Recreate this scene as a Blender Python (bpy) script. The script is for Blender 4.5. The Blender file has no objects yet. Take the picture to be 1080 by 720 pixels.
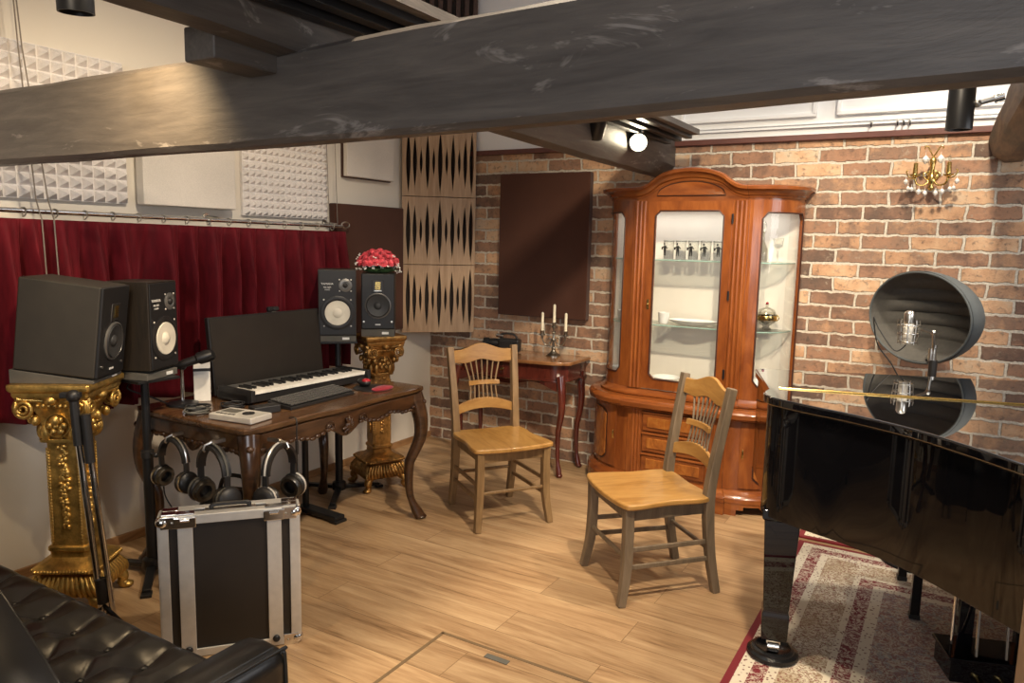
import bpy, bmesh, math, random
from math import sin, cos, pi, radians, sqrt
from mathutils import Vector, Matrix, Euler
random.seed(7)
S = bpy.context.scene
COL = S.collection

# ------------------------------------------------------------------ camera
cam_d = bpy.data.cameras.new('camera'); cam = bpy.data.objects.new('camera', cam_d); COL.objects.link(cam)
F_PX, YAW, PITCH, ROLL = 791.714582, .532090806, .132095340, .0220726514
_f = Vector((-sin(YAW)*cos(PITCH), cos(YAW)*cos(PITCH), -sin(PITCH)))
_r = Vector((cos(YAW), sin(YAW), 0)); _u = _r.cross(_f)
_r2 = cos(ROLL)*_r + sin(ROLL)*_u; _u2 = -sin(ROLL)*_r + cos(ROLL)*_u
cam.matrix_world = Matrix(((_r2.x, _u2.x, -_f.x, 3.5153), (_r2.y, _u2.y, -_f.y, -4.7062), (_r2.z, _u2.z, -_f.z, 1.55), (0, 0, 0, 1)))
cam_d.sensor_width = 36; cam_d.lens = F_PX/1080*36; cam_d.clip_start = .05
S.camera = cam

# ------------------------------------------------------------------ exposure, world
S.view_settings.view_transform = 'Standard'; S.view_settings.look = 'None'
S.view_settings.gamma = 1; S.view_settings.use_curve_mapping = False
S.view_settings.exposure = 0.16
W = bpy.data.worlds.new('world'); S.world = W; W.use_nodes = True
W.node_tree.nodes['Background'].inputs[0].default_value = (.75, .82, 1, 1)
W.node_tree.nodes['Background'].inputs[1].default_value = .5

# ------------------------------------------------------------------ lights
def area_light(name, loc, target, sx, sy, power, color):
    d = bpy.data.lights.new(name, 'AREA'); d.shape = 'RECTANGLE'; d.size = sx; d.size_y = sy; d.energy = power; d.color = color
    o = bpy.data.objects.new(name, d); COL.objects.link(o); o.location = loc
    o.rotation_euler = (Vector(target)-Vector(loc)).to_track_quat('-Z', 'Y').to_euler(); return o
def spot_light(name, loc, target, power, angle, blend=.35, color=(1, .80, .55), radius=.07):
    d = bpy.data.lights.new(name, 'SPOT'); d.energy = power; d.color = color; d.spot_size = radians(angle); d.spot_blend = blend
    d.shadow_soft_size = radius
    o = bpy.data.objects.new(name, d); COL.objects.link(o); o.location = loc
    o.rotation_euler = (Vector(target)-Vector(loc)).to_track_quat('-Z', 'Y').to_euler(); return o
COOL = (.96, .965, 1.0); WARM = (1.0, .825, .61)
area_light('rear_cool_fill', (4.2, -7.35, 1.9), (2.2, -1.0, 1.2), 2.6, 1.5, 62, COOL)  # unseen cool fill behind the camera, standing in for daylight; its window is added
area_light('side_cool_fill', (5.5, -1.9, 1.7), (2.6, -1.5, .4), 1.4, 1.5, 35, COOL)  # added cool fill from the side for the rug; no window is known there
area_light('ceiling_panel_light', (3.4, -.95, 3.35), (3.3, -.6, 0), 2.6, .8, 12, (.90, .94, 1.0))
spot_light('track_spot_over_chairs', (3.25, -2.75, 3.2), (2.1, -1.3, .2), 330, 76, .5, WARM)
spot_light('track_spot_over_piano', (3.50, -1.25, 2.95), (3.25, -.25, .6), 135, 105, .6, (1, .86, .66))
spot_light('rug_fill_behind_piano', (4.5, -.35, 2.95), (3.35, -.85, 0), 85, 62, .6, (1, .90, .75))  # added fill to brighten the rug beyond the piano, not a known fixture
spot_light('track_spot_on_cabinet', (2.75, -2.5, 2.95), (2.1, -.2, 1.1), 160, 60, .5, (1, .85, .62))
spot_light('track_spot_on_desk', (2.35, -2.95, 3.1), (.35, -2.35, .6), 150, 85, .5, WARM)
spot_light('track_spot_left_wall', (1.42, -3.50, 2.095), (1.0, -3.15, 1.6), 26, 155, .6, (1, .72, .40), .02)
spot_light('track_spot_on_hatch', (2.4, -2.95, 3.2), (1.9, -2.6, 0), 110, 75, .5, WARM)
spot_light('track_spot_on_sofa_corner', (2.3, -4.9, 2.9), (.15, -3.05, .55), 120, 60, .6, WARM)
area_light('cabinet_lamp', (2.13, -.16, 1.775), (2.13, -.16, 0), 1.0, .10, 2.2, (1, .94, .86))

# ================================================================== helpers
class MB:
    def __init__(self, T=None): self.v = []; self.f = []; self.T = T or Matrix.Identity(4)
    def add(self, vs, fs):
        b = len(self.v); self.v += [tuple(self.T @ Vector(p)) for p in vs]; self.f += [tuple(b+i for i in f) for f in fs]; return self
    def box(self, c, s, rz=0, rot=None):
        R = Euler(rot).to_matrix() if rot else Matrix.Rotation(rz, 3, 'Z')
        c = Vector(c); vs = []
        for z in (-.5, .5):
            for x, y in ((-.5, -.5), (.5, -.5), (.5, .5), (-.5, .5)): vs.append(c + R @ Vector((x*s[0], y*s[1], z*s[2])))
        return self.add(vs, [(3, 2, 1, 0), (4, 5, 6, 7), (0, 1, 5, 4), (1, 2, 6, 5), (2, 3, 7, 6), (3, 0, 4, 7)])
    def bar(self, a, b, w, h=None, up=(0, 0, 1), w2=None, h2=None):
        a, b = Vector(a), Vector(b); h = h or w; w2 = w2 or w; h2 = h2 or h
        d = (b-a).normalized(); s = d.cross(Vector(up))
        if s.length < 1e-4: s = d.cross(Vector((0, 1, 0)))
        s.normalize(); u = s.cross(d)
        vs = [a+s*x*w*.5+u*y*h*.5 for x, y in ((-1, -1), (1, -1), (1, 1), (-1, 1))]+[b+s*x*w2*.5+u*y*h2*.5 for x, y in ((-1, -1), (1, -1), (1, 1), (-1, 1))]
        return self.add(vs, [(0, 1, 2, 3), (7, 6, 5, 4), (4, 5, 1, 0), (5, 6, 2, 1), (6, 7, 3, 2), (7, 4, 0, 3)])
    def loft(self, rings, cap=True, closed=False):
        n = len(rings[0]); vs = [p for r in rings for p in r]; fs = []
        m = len(rings)
        for k in range(m if closed else m-1):
            for i in range(n):
                j = (i+1) % n; k2 = (k+1) % m
                fs.append((k*n+i, k*n+j, k2*n+j, k2*n+i))
        if cap and not closed: fs += [tuple(reversed(range(n))), tuple((m-1)*n+i for i in range(n))]
        return self.add(vs, fs)
    def lathe(self, prof, n=24, c=(0, 0, 0), axis=None, cap=True):
        R = Vector((0, 0, 1)).rotation_difference(Vector(axis)).to_matrix() if axis else Matrix.Identity(3)
        c = Vector(c)
        return self.loft([[c + R @ Vector((max(r, 1e-4)*cos(2*pi*i/n), max(r, 1e-4)*sin(2*pi*i/n), z)) for i in range(n)] for r, z in prof], cap)
    def cyl(self, a, b, r, r2=None, n=16):
        a, b = Vector(a), Vector(b); L = (b-a).length
        return self.lathe([(r, 0), (r if r2 is None else r2, L)], n, a, b-a)
    def tube(self, pts, r, n=8, closed=False, square=False):
        P = [Vector(p) for p in pts]; m = len(P)
        rs = r if isinstance(r, (list, tuple)) else [r]*m
        t0 = (P[1]-P[0]).normalized(); u = t0.orthogonal().normalized()
        if square:
            u = Vector((1, 0, 0)) - t0*t0.x
            if u.length < .1: u = Vector((0, 1, 0)) - t0*t0.y
            u.normalize()
        rings = []
        for i in range(m):
            if closed: t = P[(i+1) % m]-P[i-1]
            else: t = P[min(i+1, m-1)]-P[max(i-1, 0)]
            t.normalize(); u = (u - t*u.dot(t)).normalized(); w = t.cross(u)
            a0 = pi/4 if square else 0; k = 4 if square else n
            rr = rs[i]*(1.414 if square else 1)
            rings.append([P[i]+u*rr*cos(a0+2*pi*j/k)+w*rr*sin(a0+2*pi*j/k) for j in range(k)])
        return self.loft(rings, not closed, closed)
    def prism(self, poly, a, b, axis='z'):
        def q(p, h):
            return {'z': (p[0], p[1], h), 'y': (p[0], h, p[1]), 'x': (h, p[0], p[1])}[axis]
        area = sum(poly[i][0]*poly[(i+1) % len(poly)][1]-poly[(i+1) % len(poly)][0]*poly[i][1] for i in range(len(poly)))
        if area < 0: poly = list(reversed(poly))
        if axis == 'y': poly = list(reversed(poly))
        return self.loft([[q(p, a) for p in poly], [q(p, b) for p in poly]])
    def grid(self, rows):
        n = len(rows[0]); vs = [p for r in rows for p in r]
        return self.add(vs, [(k*n+i, k*n+i+1, (k+1)*n+i+1, (k+1)*n+i) for k in range(len(rows)-1) for i in range(n-1)])
    def ball(self, c, r, n=10, m=6):
        rx, ry, rz = (r, r, r) if not isinstance(r, (tuple, list)) else r
        c = Vector(c)
        return self.loft([[c+Vector((rx*max(sin(pi*k/m), .02)*cos(2*pi*i/n), ry*max(sin(pi*k/m), .02)*sin(2*pi*i/n), -rz*cos(pi*k/m))) for i in range(n)] for k in range(m+1)])
    def build(self, name, m, parent=None, bevel=0, smooth=35, seg=2, solid=0):
        me = bpy.data.meshes.new(name); me.from_pydata(self.v, [], self.f); me.update()
        bm = bmesh.new(); bm.from_mesh(me); bmesh.ops.recalc_face_normals(bm, faces=bm.faces); bm.to_mesh(me); bm.free()
        me.materials.append(m)
        if smooth: me.shade_smooth(); me.set_sharp_from_angle(angle=radians(smooth))
        o = bpy.data.objects.new(name, me); COL.objects.link(o)
        if parent: o.parent = parent
        if solid:
            md = o.modifiers.new('solid', 'SOLIDIFY'); md.thickness = solid
        if bevel:
            md = o.modifiers.new('bevel', 'BEVEL'); md.width = bevel; md.segments = seg; md.limit_method = 'ANGLE'; md.angle_limit = radians(40)
            md.harden_normals = True
        return o
def tag(o, label=None, cat=None, group=None, kind=None):
    if label: o['label'] = label
    if cat: o['category'] = cat
    if group: o['group'] = group
    if kind: o['kind'] = kind
    return o
def thing(name, label, cat, loc=(0, 0, 0), rz=0, group=None, rot=None):
    o = bpy.data.objects.new(name, None); COL.objects.link(o); o.location = loc; o.rotation_euler = rot or (0, 0, rz)
    o.empty_display_size = .1
    return tag(o, label, cat, group)
def dup(root, loc, rz=0, label=None, rot=None):
    r = root.copy(); COL.objects.link(r); r.location = loc; r.rotation_euler = rot or (0, 0, rz)
    if label: r['label'] = label
    for ch in list(root.children):
        c = ch.copy(); COL.objects.link(c); c.parent = r
        for g in list(ch.children):
            d = g.copy(); COL.objects.link(d); d.parent = c
    return r
def text(body, size, m, parent, loc, rot, name='lettering', depth=.0006):
    cu = bpy.data.curves.new('t', 'FONT'); cu.body = body; cu.size = size; cu.extrude = depth; cu.align_x = 'CENTER'; cu.align_y = 'CENTER'
    to = bpy.data.objects.new('t', cu); me = bpy.data.meshes.new_from_object(to)
    bpy.data.objects.remove(to)
    o = bpy.data.objects.new(name, me); me.materials.clear(); me.materials.append(m); COL.objects.link(o)
    o.parent = parent; o.location = loc; o.rotation_euler = rot
    return o
def lerp(a, b, t): return a+(b-a)*t
def interp(pts, x):
    for (x0, y0), (x1, y1) in zip(pts, pts[1:]):
        if x <= x1: return lerp(y0, y1, (x-x0)/(x1-x0)) if x1 > x0 else y1
    return pts[-1][1]
def smooth_pts(pts, n=6, closed=False):
    P = [Vector(p) for p in pts]; out = []; m = len(P)
    for i in range(m if closed else m-1):
        p0 = P[i-1] if (closed or i > 0) else P[i]; p1 = P[i]; p2 = P[(i+1) % m]; p3 = P[(i+2) % m] if (closed or i+2 < m) else p2
        for k in range(n):
            t = k/n
            out.append(.5*((2*p1)+(p2-p0)*t+(2*p0-5*p1+4*p2-p3)*t*t+(3*p1-p0-3*p2+p3)*t**3))
    if not closed: out.append(P[-1])
    return out

# ------------------------------------------------------------------ materials
class N:
    def __init__(s, name):
        s.m = bpy.data.materials.new(name); s.m.use_nodes = True; s.t = s.m.node_tree; s.b = s.t.nodes['Principled BSDF']
    def n(s, typ, **kw):
        x = s.t.nodes.new(typ)
        for k, v in kw.items():
            if k in x.inputs: x.inputs[k].default_value = v
            else: setattr(x, k, v)
        return x
    def l(s, a, b): s.t.links.new(a, b)
    def coord(s, scale=(1, 1, 1), rot=(0, 0, 0), kind='Object'):
        c = s.n('ShaderNodeTexCoord'); mp = s.n('ShaderNodeMapping'); mp.inputs['Scale'].default_value = scale; mp.inputs['Rotation'].default_value = rot
        s.l(c.outputs[kind], mp.inputs[0]); return mp.outputs[0]
    def ramp(s, fac, stops, interp='LINEAR'):
        r = s.n('ShaderNodeValToRGB'); r.color_ramp.interpolation = interp
        e = r.color_ramp.elements
        while len(e) < len(stops): e.new(.5)
        for i, (p, c) in enumerate(stops): e[i].position = p; e[i].color = (*c, 1) if len(c) == 3 else c
        s.l(fac, r.inputs[0]); return r.outputs[0]
    def noise(s, vec, scale, detail=4, rough=.55, dist=0):
        x = s.n('ShaderNodeTexNoise', Scale=scale, Detail=detail, Roughness=rough, Distortion=dist); s.l(vec, x.inputs['Vector']); return x.outputs['Fac']
    def mix(s, a, b, fac, mode='MIX'):
        x = s.n('ShaderNodeMix', data_type='RGBA', blend_type=mode)
        for v, i in ((fac, 0), (a, 6), (b, 7)):
            if isinstance(v, (int, float)): x.inputs[i].default_value = v
            elif isinstance(v, tuple): x.inputs[i].default_value = (*v, 1) if len(v) == 3 else v
            else: s.l(v, x.inputs[i])
        return x.outputs[2]
    def math(s, op, a, b=0.0, c=0.0):
        x = s.n('ShaderNodeMath', operation=op)
        for i, v in enumerate((a, b, c)):
            if isinstance(v, (int, float)): x.inputs[i].default_value = v
            else: s.l(v, x.inputs[i])
        return x.outputs[0]
    def bump(s, h, strength=.3, dist=.01):
        x = s.n('ShaderNodeBump', Strength=strength, Distance=dist); s.l(h, x.inputs['Height']); s.l(x.outputs[0], s.b.inputs['Normal'])
    def set(s, **kw):
        for k, v in kw.items():
            k = k.replace('_', ' ')
            if isinstance(v, (int, float)): s.b.inputs[k].default_value = v
            elif isinstance(v, tuple): s.b.inputs[k].default_value = (*v, 1) if len(v) == 3 else v
            else: s.l(v, s.b.inputs[k])
        return s
def plain(name, c, rough=.5, metal=0, var=.12, scale=12, bump=0, **kw):
    x = N(name); v = x.coord(); f = x.noise(v, scale)
    a = tuple(k*(1-var) for k in c); b = tuple(min(1, k*(1+var)) for k in c)
    x.set(Base_Color=x.ramp(f, [(.3, a), (.7, b)]), Roughness=rough, Metallic=metal, **kw)
    if bump: x.bump(x.noise(x.coord(), scale*6), bump, .004)
    return x.m
def wood(name, c1, c2, c3=None, scale=(2, 2, 14), rough=.35, kind='Object', coat=0, bump=.05, rot=(0, 0, 0)):
    """scale: small number along the grain axis"""
    x = N(name); v = x.coord(scale, rot, kind)
    a = x.noise(v, 3.0, 6, .6, 1.2); b = x.noise(v, 14, 3, .5, .3)
    f = x.math('ADD', x.math('MULTIPLY', a, .75), x.math('MULTIPLY', b, .25))
    st = [(.34, c1), (.52, c2)] + ([(.68, c3)] if c3 else [])
    x.set(Base_Color=x.ramp(f, st), Roughness=rough, Coat_Weight=coat, Coat_Roughness=.1)
    if bump: x.bump(f, bump, .004)
    return x.m
def glassy(name, tint=(1, 1, 1), gloss=.08, rough=.02, alpha=None, fres=.7):
    x = N(name); t = x.t; out = t.nodes['Material Output']
    tr = x.n('ShaderNodeBsdfTransparent'); tr.inputs[0].default_value = (*tint, 1)
    gl = x.n('ShaderNodeBsdfGlossy'); gl.inputs['Roughness'].default_value = rough
    fr = x.n('ShaderNodeLayerWeight'); fr.inputs[0].default_value = .25
    ms = x.n('ShaderNodeMixShader')
    f = x.math('ADD', x.math('MULTIPLY', fr.outputs['Fresnel'], fres), gloss)
    v = x.noise(x.coord(), 3); f = x.math('MULTIPLY', f, x.math('ADD', x.math('MULTIPLY', v, .2), .9))
    x.l(f, ms.inputs[0]); x.l(tr.outputs[0], ms.inputs[1]); x.l(gl.outputs[0], ms.inputs[2]); x.l(ms.outputs[0], out.inputs[0])
    return x.m
def emit(name, c, s):
    x = N(name); x.set(Base_Color=c, Emission_Color=c, Emission_Strength=s); return x.m

M = {}
# floor planks, grain along X
x = N('floor_planks'); v = x.coord()
br = x.n('ShaderNodeTexBrick', Scale=1.0); br.offset = .37; br.offset_frequency = 2
br.inputs['Brick Width'].default_value = 1.25; br.inputs['Row Height'].default_value = .19; br.inputs['Mortar Size'].default_value = .0016
br.inputs['Color1'].default_value = (0, 0, 0, 1); br.inputs['Color2'].default_value = (1, 1, 1, 1); br.inputs['Mortar'].default_value = (.5, .5, .5, 1); br.inputs['Bias'].default_value = 0
x.l(v, br.inputs['Vector'])
sep = x.n('ShaderNodeSeparateXYZ'); x.l(v, sep.inputs[0])
cb = x.n('ShaderNodeCombineXYZ'); tintv = x.math('MULTIPLY', br.outputs['Color'], 9.0)
x.l(x.math('ADD', x.math('MULTIPLY', sep.outputs[0], .9), tintv), cb.inputs[0]); x.l(x.math('MULTIPLY', sep.outputs[1], 11), cb.inputs[1]); x.l(tintv, cb.inputs[2])
g1 = x.noise(cb.outputs[0], 1.1, 5, .6, 1.3); g2 = x.noise(cb.outputs[0], 9, 4, .6, .4)
g = x.math('ADD', x.math('MULTIPLY', g1, .7), x.math('MULTIPLY', g2, .3))
c = x.ramp(g, [(.30, (.17, .098, .047)), (.45, (.37, .235, .125)), (.60, (.50, .345, .195)), (.75, (.60, .44, .27))])
c = x.mix(c, x.ramp(br.outputs['Color'], [(0, (.86, .84, .82)), (1, (1.06, 1.03, 1.0))]), 1.0, 'MULTIPLY')
c = x.mix(c, (.13, .07, .03), x.math('MULTIPLY', br.outputs['Fac'], .75))
x.set(Base_Color=c, Roughness=x.math('ADD', x.math('MULTIPLY', g2, .2), .26), Specular_IOR_Level=.45); x.bump(x.math('SUBTRACT', g, br.outputs['Fac']), .06, .003)
M['floor'] = x.m
# brick
x = N('old_brick'); v = x.coord()
sp = x.n('ShaderNodeSeparateXYZ'); x.l(v, sp.inputs[0])
w1 = x.noise(v, 9, 3); w2 = x.noise(x.coord((1, 1, 1.3)), 21, 2)
cb = x.n('ShaderNodeCombineXYZ')
x.l(x.math('ADD', sp.outputs[0], x.math('MULTIPLY', x.math('SUBTRACT', w1, .5), .030)), cb.inputs[0])
x.l(x.math('ADD', sp.outputs[2], x.math('MULTIPLY', x.math('SUBTRACT', w2, .5), .026)), cb.inputs[1])
br = x.n('ShaderNodeTexBrick', Scale=1.0); br.offset = .5
br.inputs['Brick Width'].default_value = .252; br.inputs['Row Height'].default_value = .0815; br.inputs['Mortar Size'].default_value = .0085; br.inputs['Mortar Smooth'].default_value = .35
br.inputs['Color1'].default_value = (0, 0, 0, 1); br.inputs['Color2'].default_value = (1, 1, 1, 1); br.inputs['Mortar'].default_value = (.5, .5, .5, 1); br.inputs['Bias'].default_value = 0
x.l(cb.outputs[0], br.inputs['Vector'])
n1 = x.noise(v, 7, 5, .65); n2 = x.noise(v, 34, 4, .65); n3 = x.noise(v, 90, 3, .6); n4 = x.noise(v, 2.1, 3)
t = x.math('ADD', x.math('MULTIPLY', br.outputs['Color'], .66), x.math('ADD', x.math('MULTIPLY', n1, .70), -.18))
c = x.ramp(t, [(.10, (.12, .085, .066)), (.25, (.19, .115, .082)), (.38, (.36, .20, .125)), (.50, (.26, .165, .115)), (.60, (.47, .27, .155)), (.74, (.60, .38, .23)), (.90, (.60, .48, .34))])
c = x.mix(c, (.08, .055, .045), x.ramp(n2, [(.54, (0, 0, 0)), (.70, (.8, .8, .8))]))
c = x.mix(c, (.62, .50, .37), x.ramp(x.noise(v, 17, 5, .7), [(.58, (0, 0, 0)), (.74, (.7, .7, .7))]))
mo = x.ramp(n3, [(.3, (.46, .40, .32)), (.7, (.70, .63, .52))])
c = x.mix(c, mo, br.outputs['Fac'])
x.set(Base_Color=c, Roughness=.86, Specular_IOR_Level=.25)
h = x.math('ADD', x.math('MULTIPLY', x.math('SUBTRACT', 1, br.outputs['Fac']), 1.0), x.math('ADD', x.math('MULTIPLY', n2, .5), x.math('MULTIPLY', n1, .3)))
x.bump(h, .85, .012); M['brick'] = x.m
def plaster(name, c, bump=.06):
    x = N(name); v = x.coord(); a = x.noise(v, 1.3); b = x.noise(v, 60, 3)
    x.set(Base_Color=x.ramp(a, [(.3, tuple(k*.96 for k in c)), (.7, c)]), Roughness=.85, Specular_IOR_Level=.2); x.bump(b, bump, .003); return x.m
M['wall'] = plaster('cream_plaster', (.74, .69, .60))
M['white'] = plaster('white_plaster', (.82, .82, .82))
M['ceil'] = plaster('ceiling_plaster', (.70, .69, .67))
M['dimwall'] = plaster('studio_plaster', (.42, .40, .37))
# old beams
def beam_mat(name, axis):
    x = N(name); sc = (.5, 5, 5) if axis == 'x' else (5, .5, 5)
    v = x.coord(sc); a = x.noise(v, 2.2, 6, .65, 1.5); b = x.noise(v, 10, 4, .6, .5); d = x.noise(x.coord((1.2, 2.5, 4) if axis == 'x' else (2.5, 1.2, 4)), 1.6, 5, .7, 2.0)
    f = x.math('ADD', x.math('MULTIPLY', a, .6), x.math('MULTIPLY', b, .4))
    c = x.ramp(f, [(.30, (.058, .050, .045)), (.50, (.100, .088, .078)), (.70, (.150, .130, .112))])
    c = x.mix(c, (.36, .33, .30), x.ramp(d, [(.60, (0, 0, 0)), (.68, (.6, .6, .6)), (.73, (.1, .1, .1))]))
    x.set(Base_Color=c, Roughness=.5, Specular_IOR_Level=.5); x.bump(x.math('ADD', f, d), .35, .006); return x.m
M['beamx'] = beam_mat('smoked_beam', 'x'); M['beamy'] = beam_mat('smoked_cross_beam', 'y')
M['log'] = wood('old_log', (.06, .04, .025), (.16, .10, .06), (.26, .18, .11), (4, .6, 4), .6, bump=.4)
M['trim'] = plain('red_brown_trim', (.11, .035, .025), .45)
M['base'] = wood('baseboard_wood', (.20, .10, .04), (.33, .18, .08), (.42, .25, .12), (3, .8, 3), .45)
M['post'] = wood('post_grey_wood', (.20, .17, .14), (.27, .23, .19), None, (6, 6, .6), .6)
M['postedge'] = wood('post_tan_edge', (.45, .31, .18), (.58, .42, .26), None, (6, 6, .6), .5)
# furniture woods
M['cherry'] = wood('cherry_veneer', (.15, .038, .009), (.245, .068, .014), (.33, .105, .023), (3.0, 3.0, .6), .26, coat=.35)
M['cherryh'] = wood('cherry_veneer_horizontal', (.15, .038, .009), (.245, .068, .014), (.33, .105, .023), (.6, 3.0, 3.0), .26, coat=.35)
M['burl'] = wood('burl_panel', (.19, .052, .010), (.33, .105, .018), (.44, .17, .032), (5, 5, 2.5), .24, coat=.4)
M['groove'] = plain('dark_groove', (.045, .012, .004), .5)
M['mahog'] = wood('mahogany', (.035, .008, .006), (.085, .016, .010), (.13, .028, .016), (4, 4, .9), .22, coat=.5)
M['mahogtop'] = wood('mahogany_top', (.14, .055, .02), (.24, .105, .04), (.32, .16, .065), (1.2, 5, 5), .22, coat=.5)
M['walnut'] = wood('carved_walnut', (.020, .009, .0045), (.052, .023, .010), (.088, .042, .018), (5, 1, 5), .28, coat=.35)
M['walnuttop'] = wood('walnut_top', (.042, .019, .008), (.095, .046, .020), (.15, .077, .035), (6, .9, 6), .24, coat=.4)
M['seat'] = wood('honey_seat', (.30, .145, .035), (.43, .225, .062), (.50, .285, .09), (5, 1, 5), .28, coat=.25)
M['honey'] = wood('honey_rail', (.26, .125, .032), (.36, .185, .05), (.42, .24, .075), (1, 5, 5), .36)
M['honeyleg'] = wood('honey_leg', (.16, .095, .042), (.23, .14, .062), (.30, .19, .09), (6, 6, .9), .42)
M['greyleg'] = wood('greyed_leg', (.115, .085, .055), (.17, .125, .08), (.22, .165, .11), (6, 6, .9), .45)
M['oak'] = wood('diffuser_oak', (.33, .205, .112), (.42, .275, .16), (.49, .335, .205), (8, 8, .7), .5, bump=.03)
M['oakside'] = wood('diffuser_side', (.11, .05, .025), (.17, .085, .045), None, (8, 8, .7), .5)
M['dark'] = plain('dark_cavity', (.022, .013, .009), .8)
M['umber'] = plain('dark_brown_slat', (.06, .028, .018), .6)
# soft
def fabric(name, c, scale=220, rough=.95, sheen=.2):
    x = N(name); v = x.coord(); a = x.noise(v, scale, 2); b = x.noise(v, 3)
    x.set(Base_Color=x.ramp(x.math('ADD', x.math('MULTIPLY', a, .5), x.math('MULTIPLY', b, .5)), [(.3, tuple(k*.85 for k in c)), (.7, tuple(k*1.12 for k in c))]), Roughness=rough, Sheen_Weight=sheen, Specular_IOR_Level=.15); x.bump(a, .15, .002); return x.m
M['panelbrown'] = fabric('brown_panel_cloth', (.072, .029, .018))
M['panelwhite'] = fabric('white_panel_cloth', (.70, .66, .60))
M['foam'] = fabric('pale_foam', (.74, .71, .69), 60)
x = N('red_velvet'); v = x.coord((1, 1, .25)); a = x.noise(v, 30, 3)
x.set(Base_Color=x.ramp(a, [(.3, (.070, .0025, .006)), (.7, (.13, .005, .011))]), Roughness=.75, Sheen_Weight=.28, Sheen_Roughness=.35, Specular_IOR_Level=.2)
x.b.inputs['Sheen Tint'].default_value = (.9, .15, .2, 1); M['velvet'] = x.m
x = N('black_leather'); v = x.coord(); a = x.noise(v, 140, 3); b = x.noise(v, 5)
x.set(Base_Color=x.ramp(b, [(.3, (.012, .010, .008)), (.7, (.024, .020, .015))]), Roughness=.32, Specular_IOR_Level=.6); x.bump(a, .12, .002); M['leather'] = x.m
M['stitch'] = plain('leather_piping', (.03, .026, .02), .35)
# metals, plastics
def goldm(name, c, rough=.3, dirt=.45):
    x = N(name); v = x.coord(); a = x.noise(v, 24, 5, .65); b = x.noise(v, 70, 3)
    x.set(Base_Color=x.ramp(a, [(.34, tuple(k*(1-dirt) for k in c)), (.55, c), (.75, tuple(min(1, k*1.3) for k in c))]), Roughness=rough, Metallic=.85); x.bump(x.math('ADD', a, b), .35, .006); return x.m
M['gold'] = goldm('gilded_plaster', (.66, .42, .12), .36)
M['golddark'] = goldm('aged_gilding', (.46, .25, .075), .38, .55)
M['brass'] = plain('brass', (.72, .52, .18), .22, 1)
M['chrome'] = plain('chrome', (.75, .75, .74), .14, 1, .04)
M['nickel'] = plain('satin_nickel', (.62, .60, .55), .28, 1, .05)
M['alu'] = plain('brushed_aluminium', (.60, .585, .55), .45, .55, .06, 30)
M['steelblack'] = plain('black_steel', (.012, .012, .013), .38, .2)
M['plasticblack'] = plain('black_plastic', (.014, .013, .013), .45)
M['plasticgrey'] = plain('grey_plastic', (.10, .095, .08), .6)
M['padgrey'] = plain('grey_foam_pad', (.095, .088, .074), .9)
M['caseblack'] = plain('laminated_black_panel', (.016, .012, .009), .5)
M['spkbrown'] = wood('speaker_veneer', (.012, .009, .006), (.021, .015, .010), None, (8, 8, 1), .45)
M['spkgrey'] = plain('speaker_cabinet_grey', (.030, .025, .018), .6)
M['baffle'] = plain('speaker_baffle', (.010, .010, .011), .5)
M['cone'] = plain('white_paper_cone', (.72, .67, .55), .7)
M['conedark'] = plain('dark_cone', (.03, .03, .03), .5)
M['ringgrey'] = plain('grey_ring', (.17, .165, .155), .35, .5)
M['screen'] = plain('monitor_back', (.022, .018, .014), .38)
M['ivory'] = plain('ivory_key', (.80, .76, .68), .3)
M['ebony'] = plain('ebony_key', (.012, .012, .012), .3)
M['keycap'] = plain('dark_keycap', (.065, .062, .058), .5)
M['redpad'] = fabric('red_mouse_pad', (.27, .025, .035), 120)
M['redgloss'] = plain('red_gloss', (.30, .015, .022), .25)
M['silver'] = plain('silver_plastic', (.62, .59, .53), .35, .3)
M['paper'] = plain('white_card', (.74, .71, .64), .7)
M['porcelain'] = plain('white_porcelain', (.85, .84, .81), .15)
M['wax'] = plain('candle_wax', (.88, .80, .60), .5)
M['pewter'] = plain('aged_silver', (.30, .27, .22), .3, 1)
M['interior'] = plain('cream_lining', (.80, .755, .67), .8, 0, .05, 4)
M['glass'] = glassy('cabinet_glass', (.98, .985, .98), .012, .02, None, .28)
M['shelfglass'] = glassy('shelf_glass', (.93, .955, .94), .03, .02, None, .4)
M['glassedge'] = plain('glass_edge', (.32, .47, .41), .1)
M['tumbler'] = glassy('tumbler_glass', (.975, .98, .97), .02, .03, None, .30)
M['crystal'] = glassy('crystal_drop', (.95, .94, .90), .08, .05, None, .35)
M['crystalwhite'] = plain('milky_crystal', (.80, .76, .70), .12)
M['printblack'] = plain('black_print', (.02, .02, .02), .5)
M['white_ink'] = plain('white_ink', (.75, .74, .70), .5)
M['rose'] = plain('coral_rose', (.78, .12, .15), .6, 0, .35, 40)
M['leaf'] = plain('dark_leaf', (.04, .09, .03), .6)
M['babybreath'] = plain('white_filler_flower', (.8, .78, .72), .7)
x = N('piano_lacquer'); v = x.coord(); x.set(Base_Color=x.ramp(x.noise(v, 2), [(.3, (.0035, .0035, .0045)), (.7, (.005, .005, .006))]), Roughness=.025, Specular_IOR_Level=.5); M['piano'] = x.m
x = N('piano_lid_lacquer'); v = x.coord(); x.set(Base_Color=x.ramp(x.noise(v, 2), [(.3, (.0035, .0035, .0045)), (.7, (.005, .005, .006))]), Roughness=.02, Specular_IOR_Level=.8, Coat_Weight=1.0, Coat_Roughness=.01); M['pianolid'] = x.m
M['felt'] = plain('piano_black_satin', (.008, .008, .009), .25)
M['filterfelt'] = plain('ribbed_grey_felt', (.085, .080, .072), .85, 0, .1, 60)
M['filtershell'] = plain('grey_filter_shell', (.075, .085, .088), .7)
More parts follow.
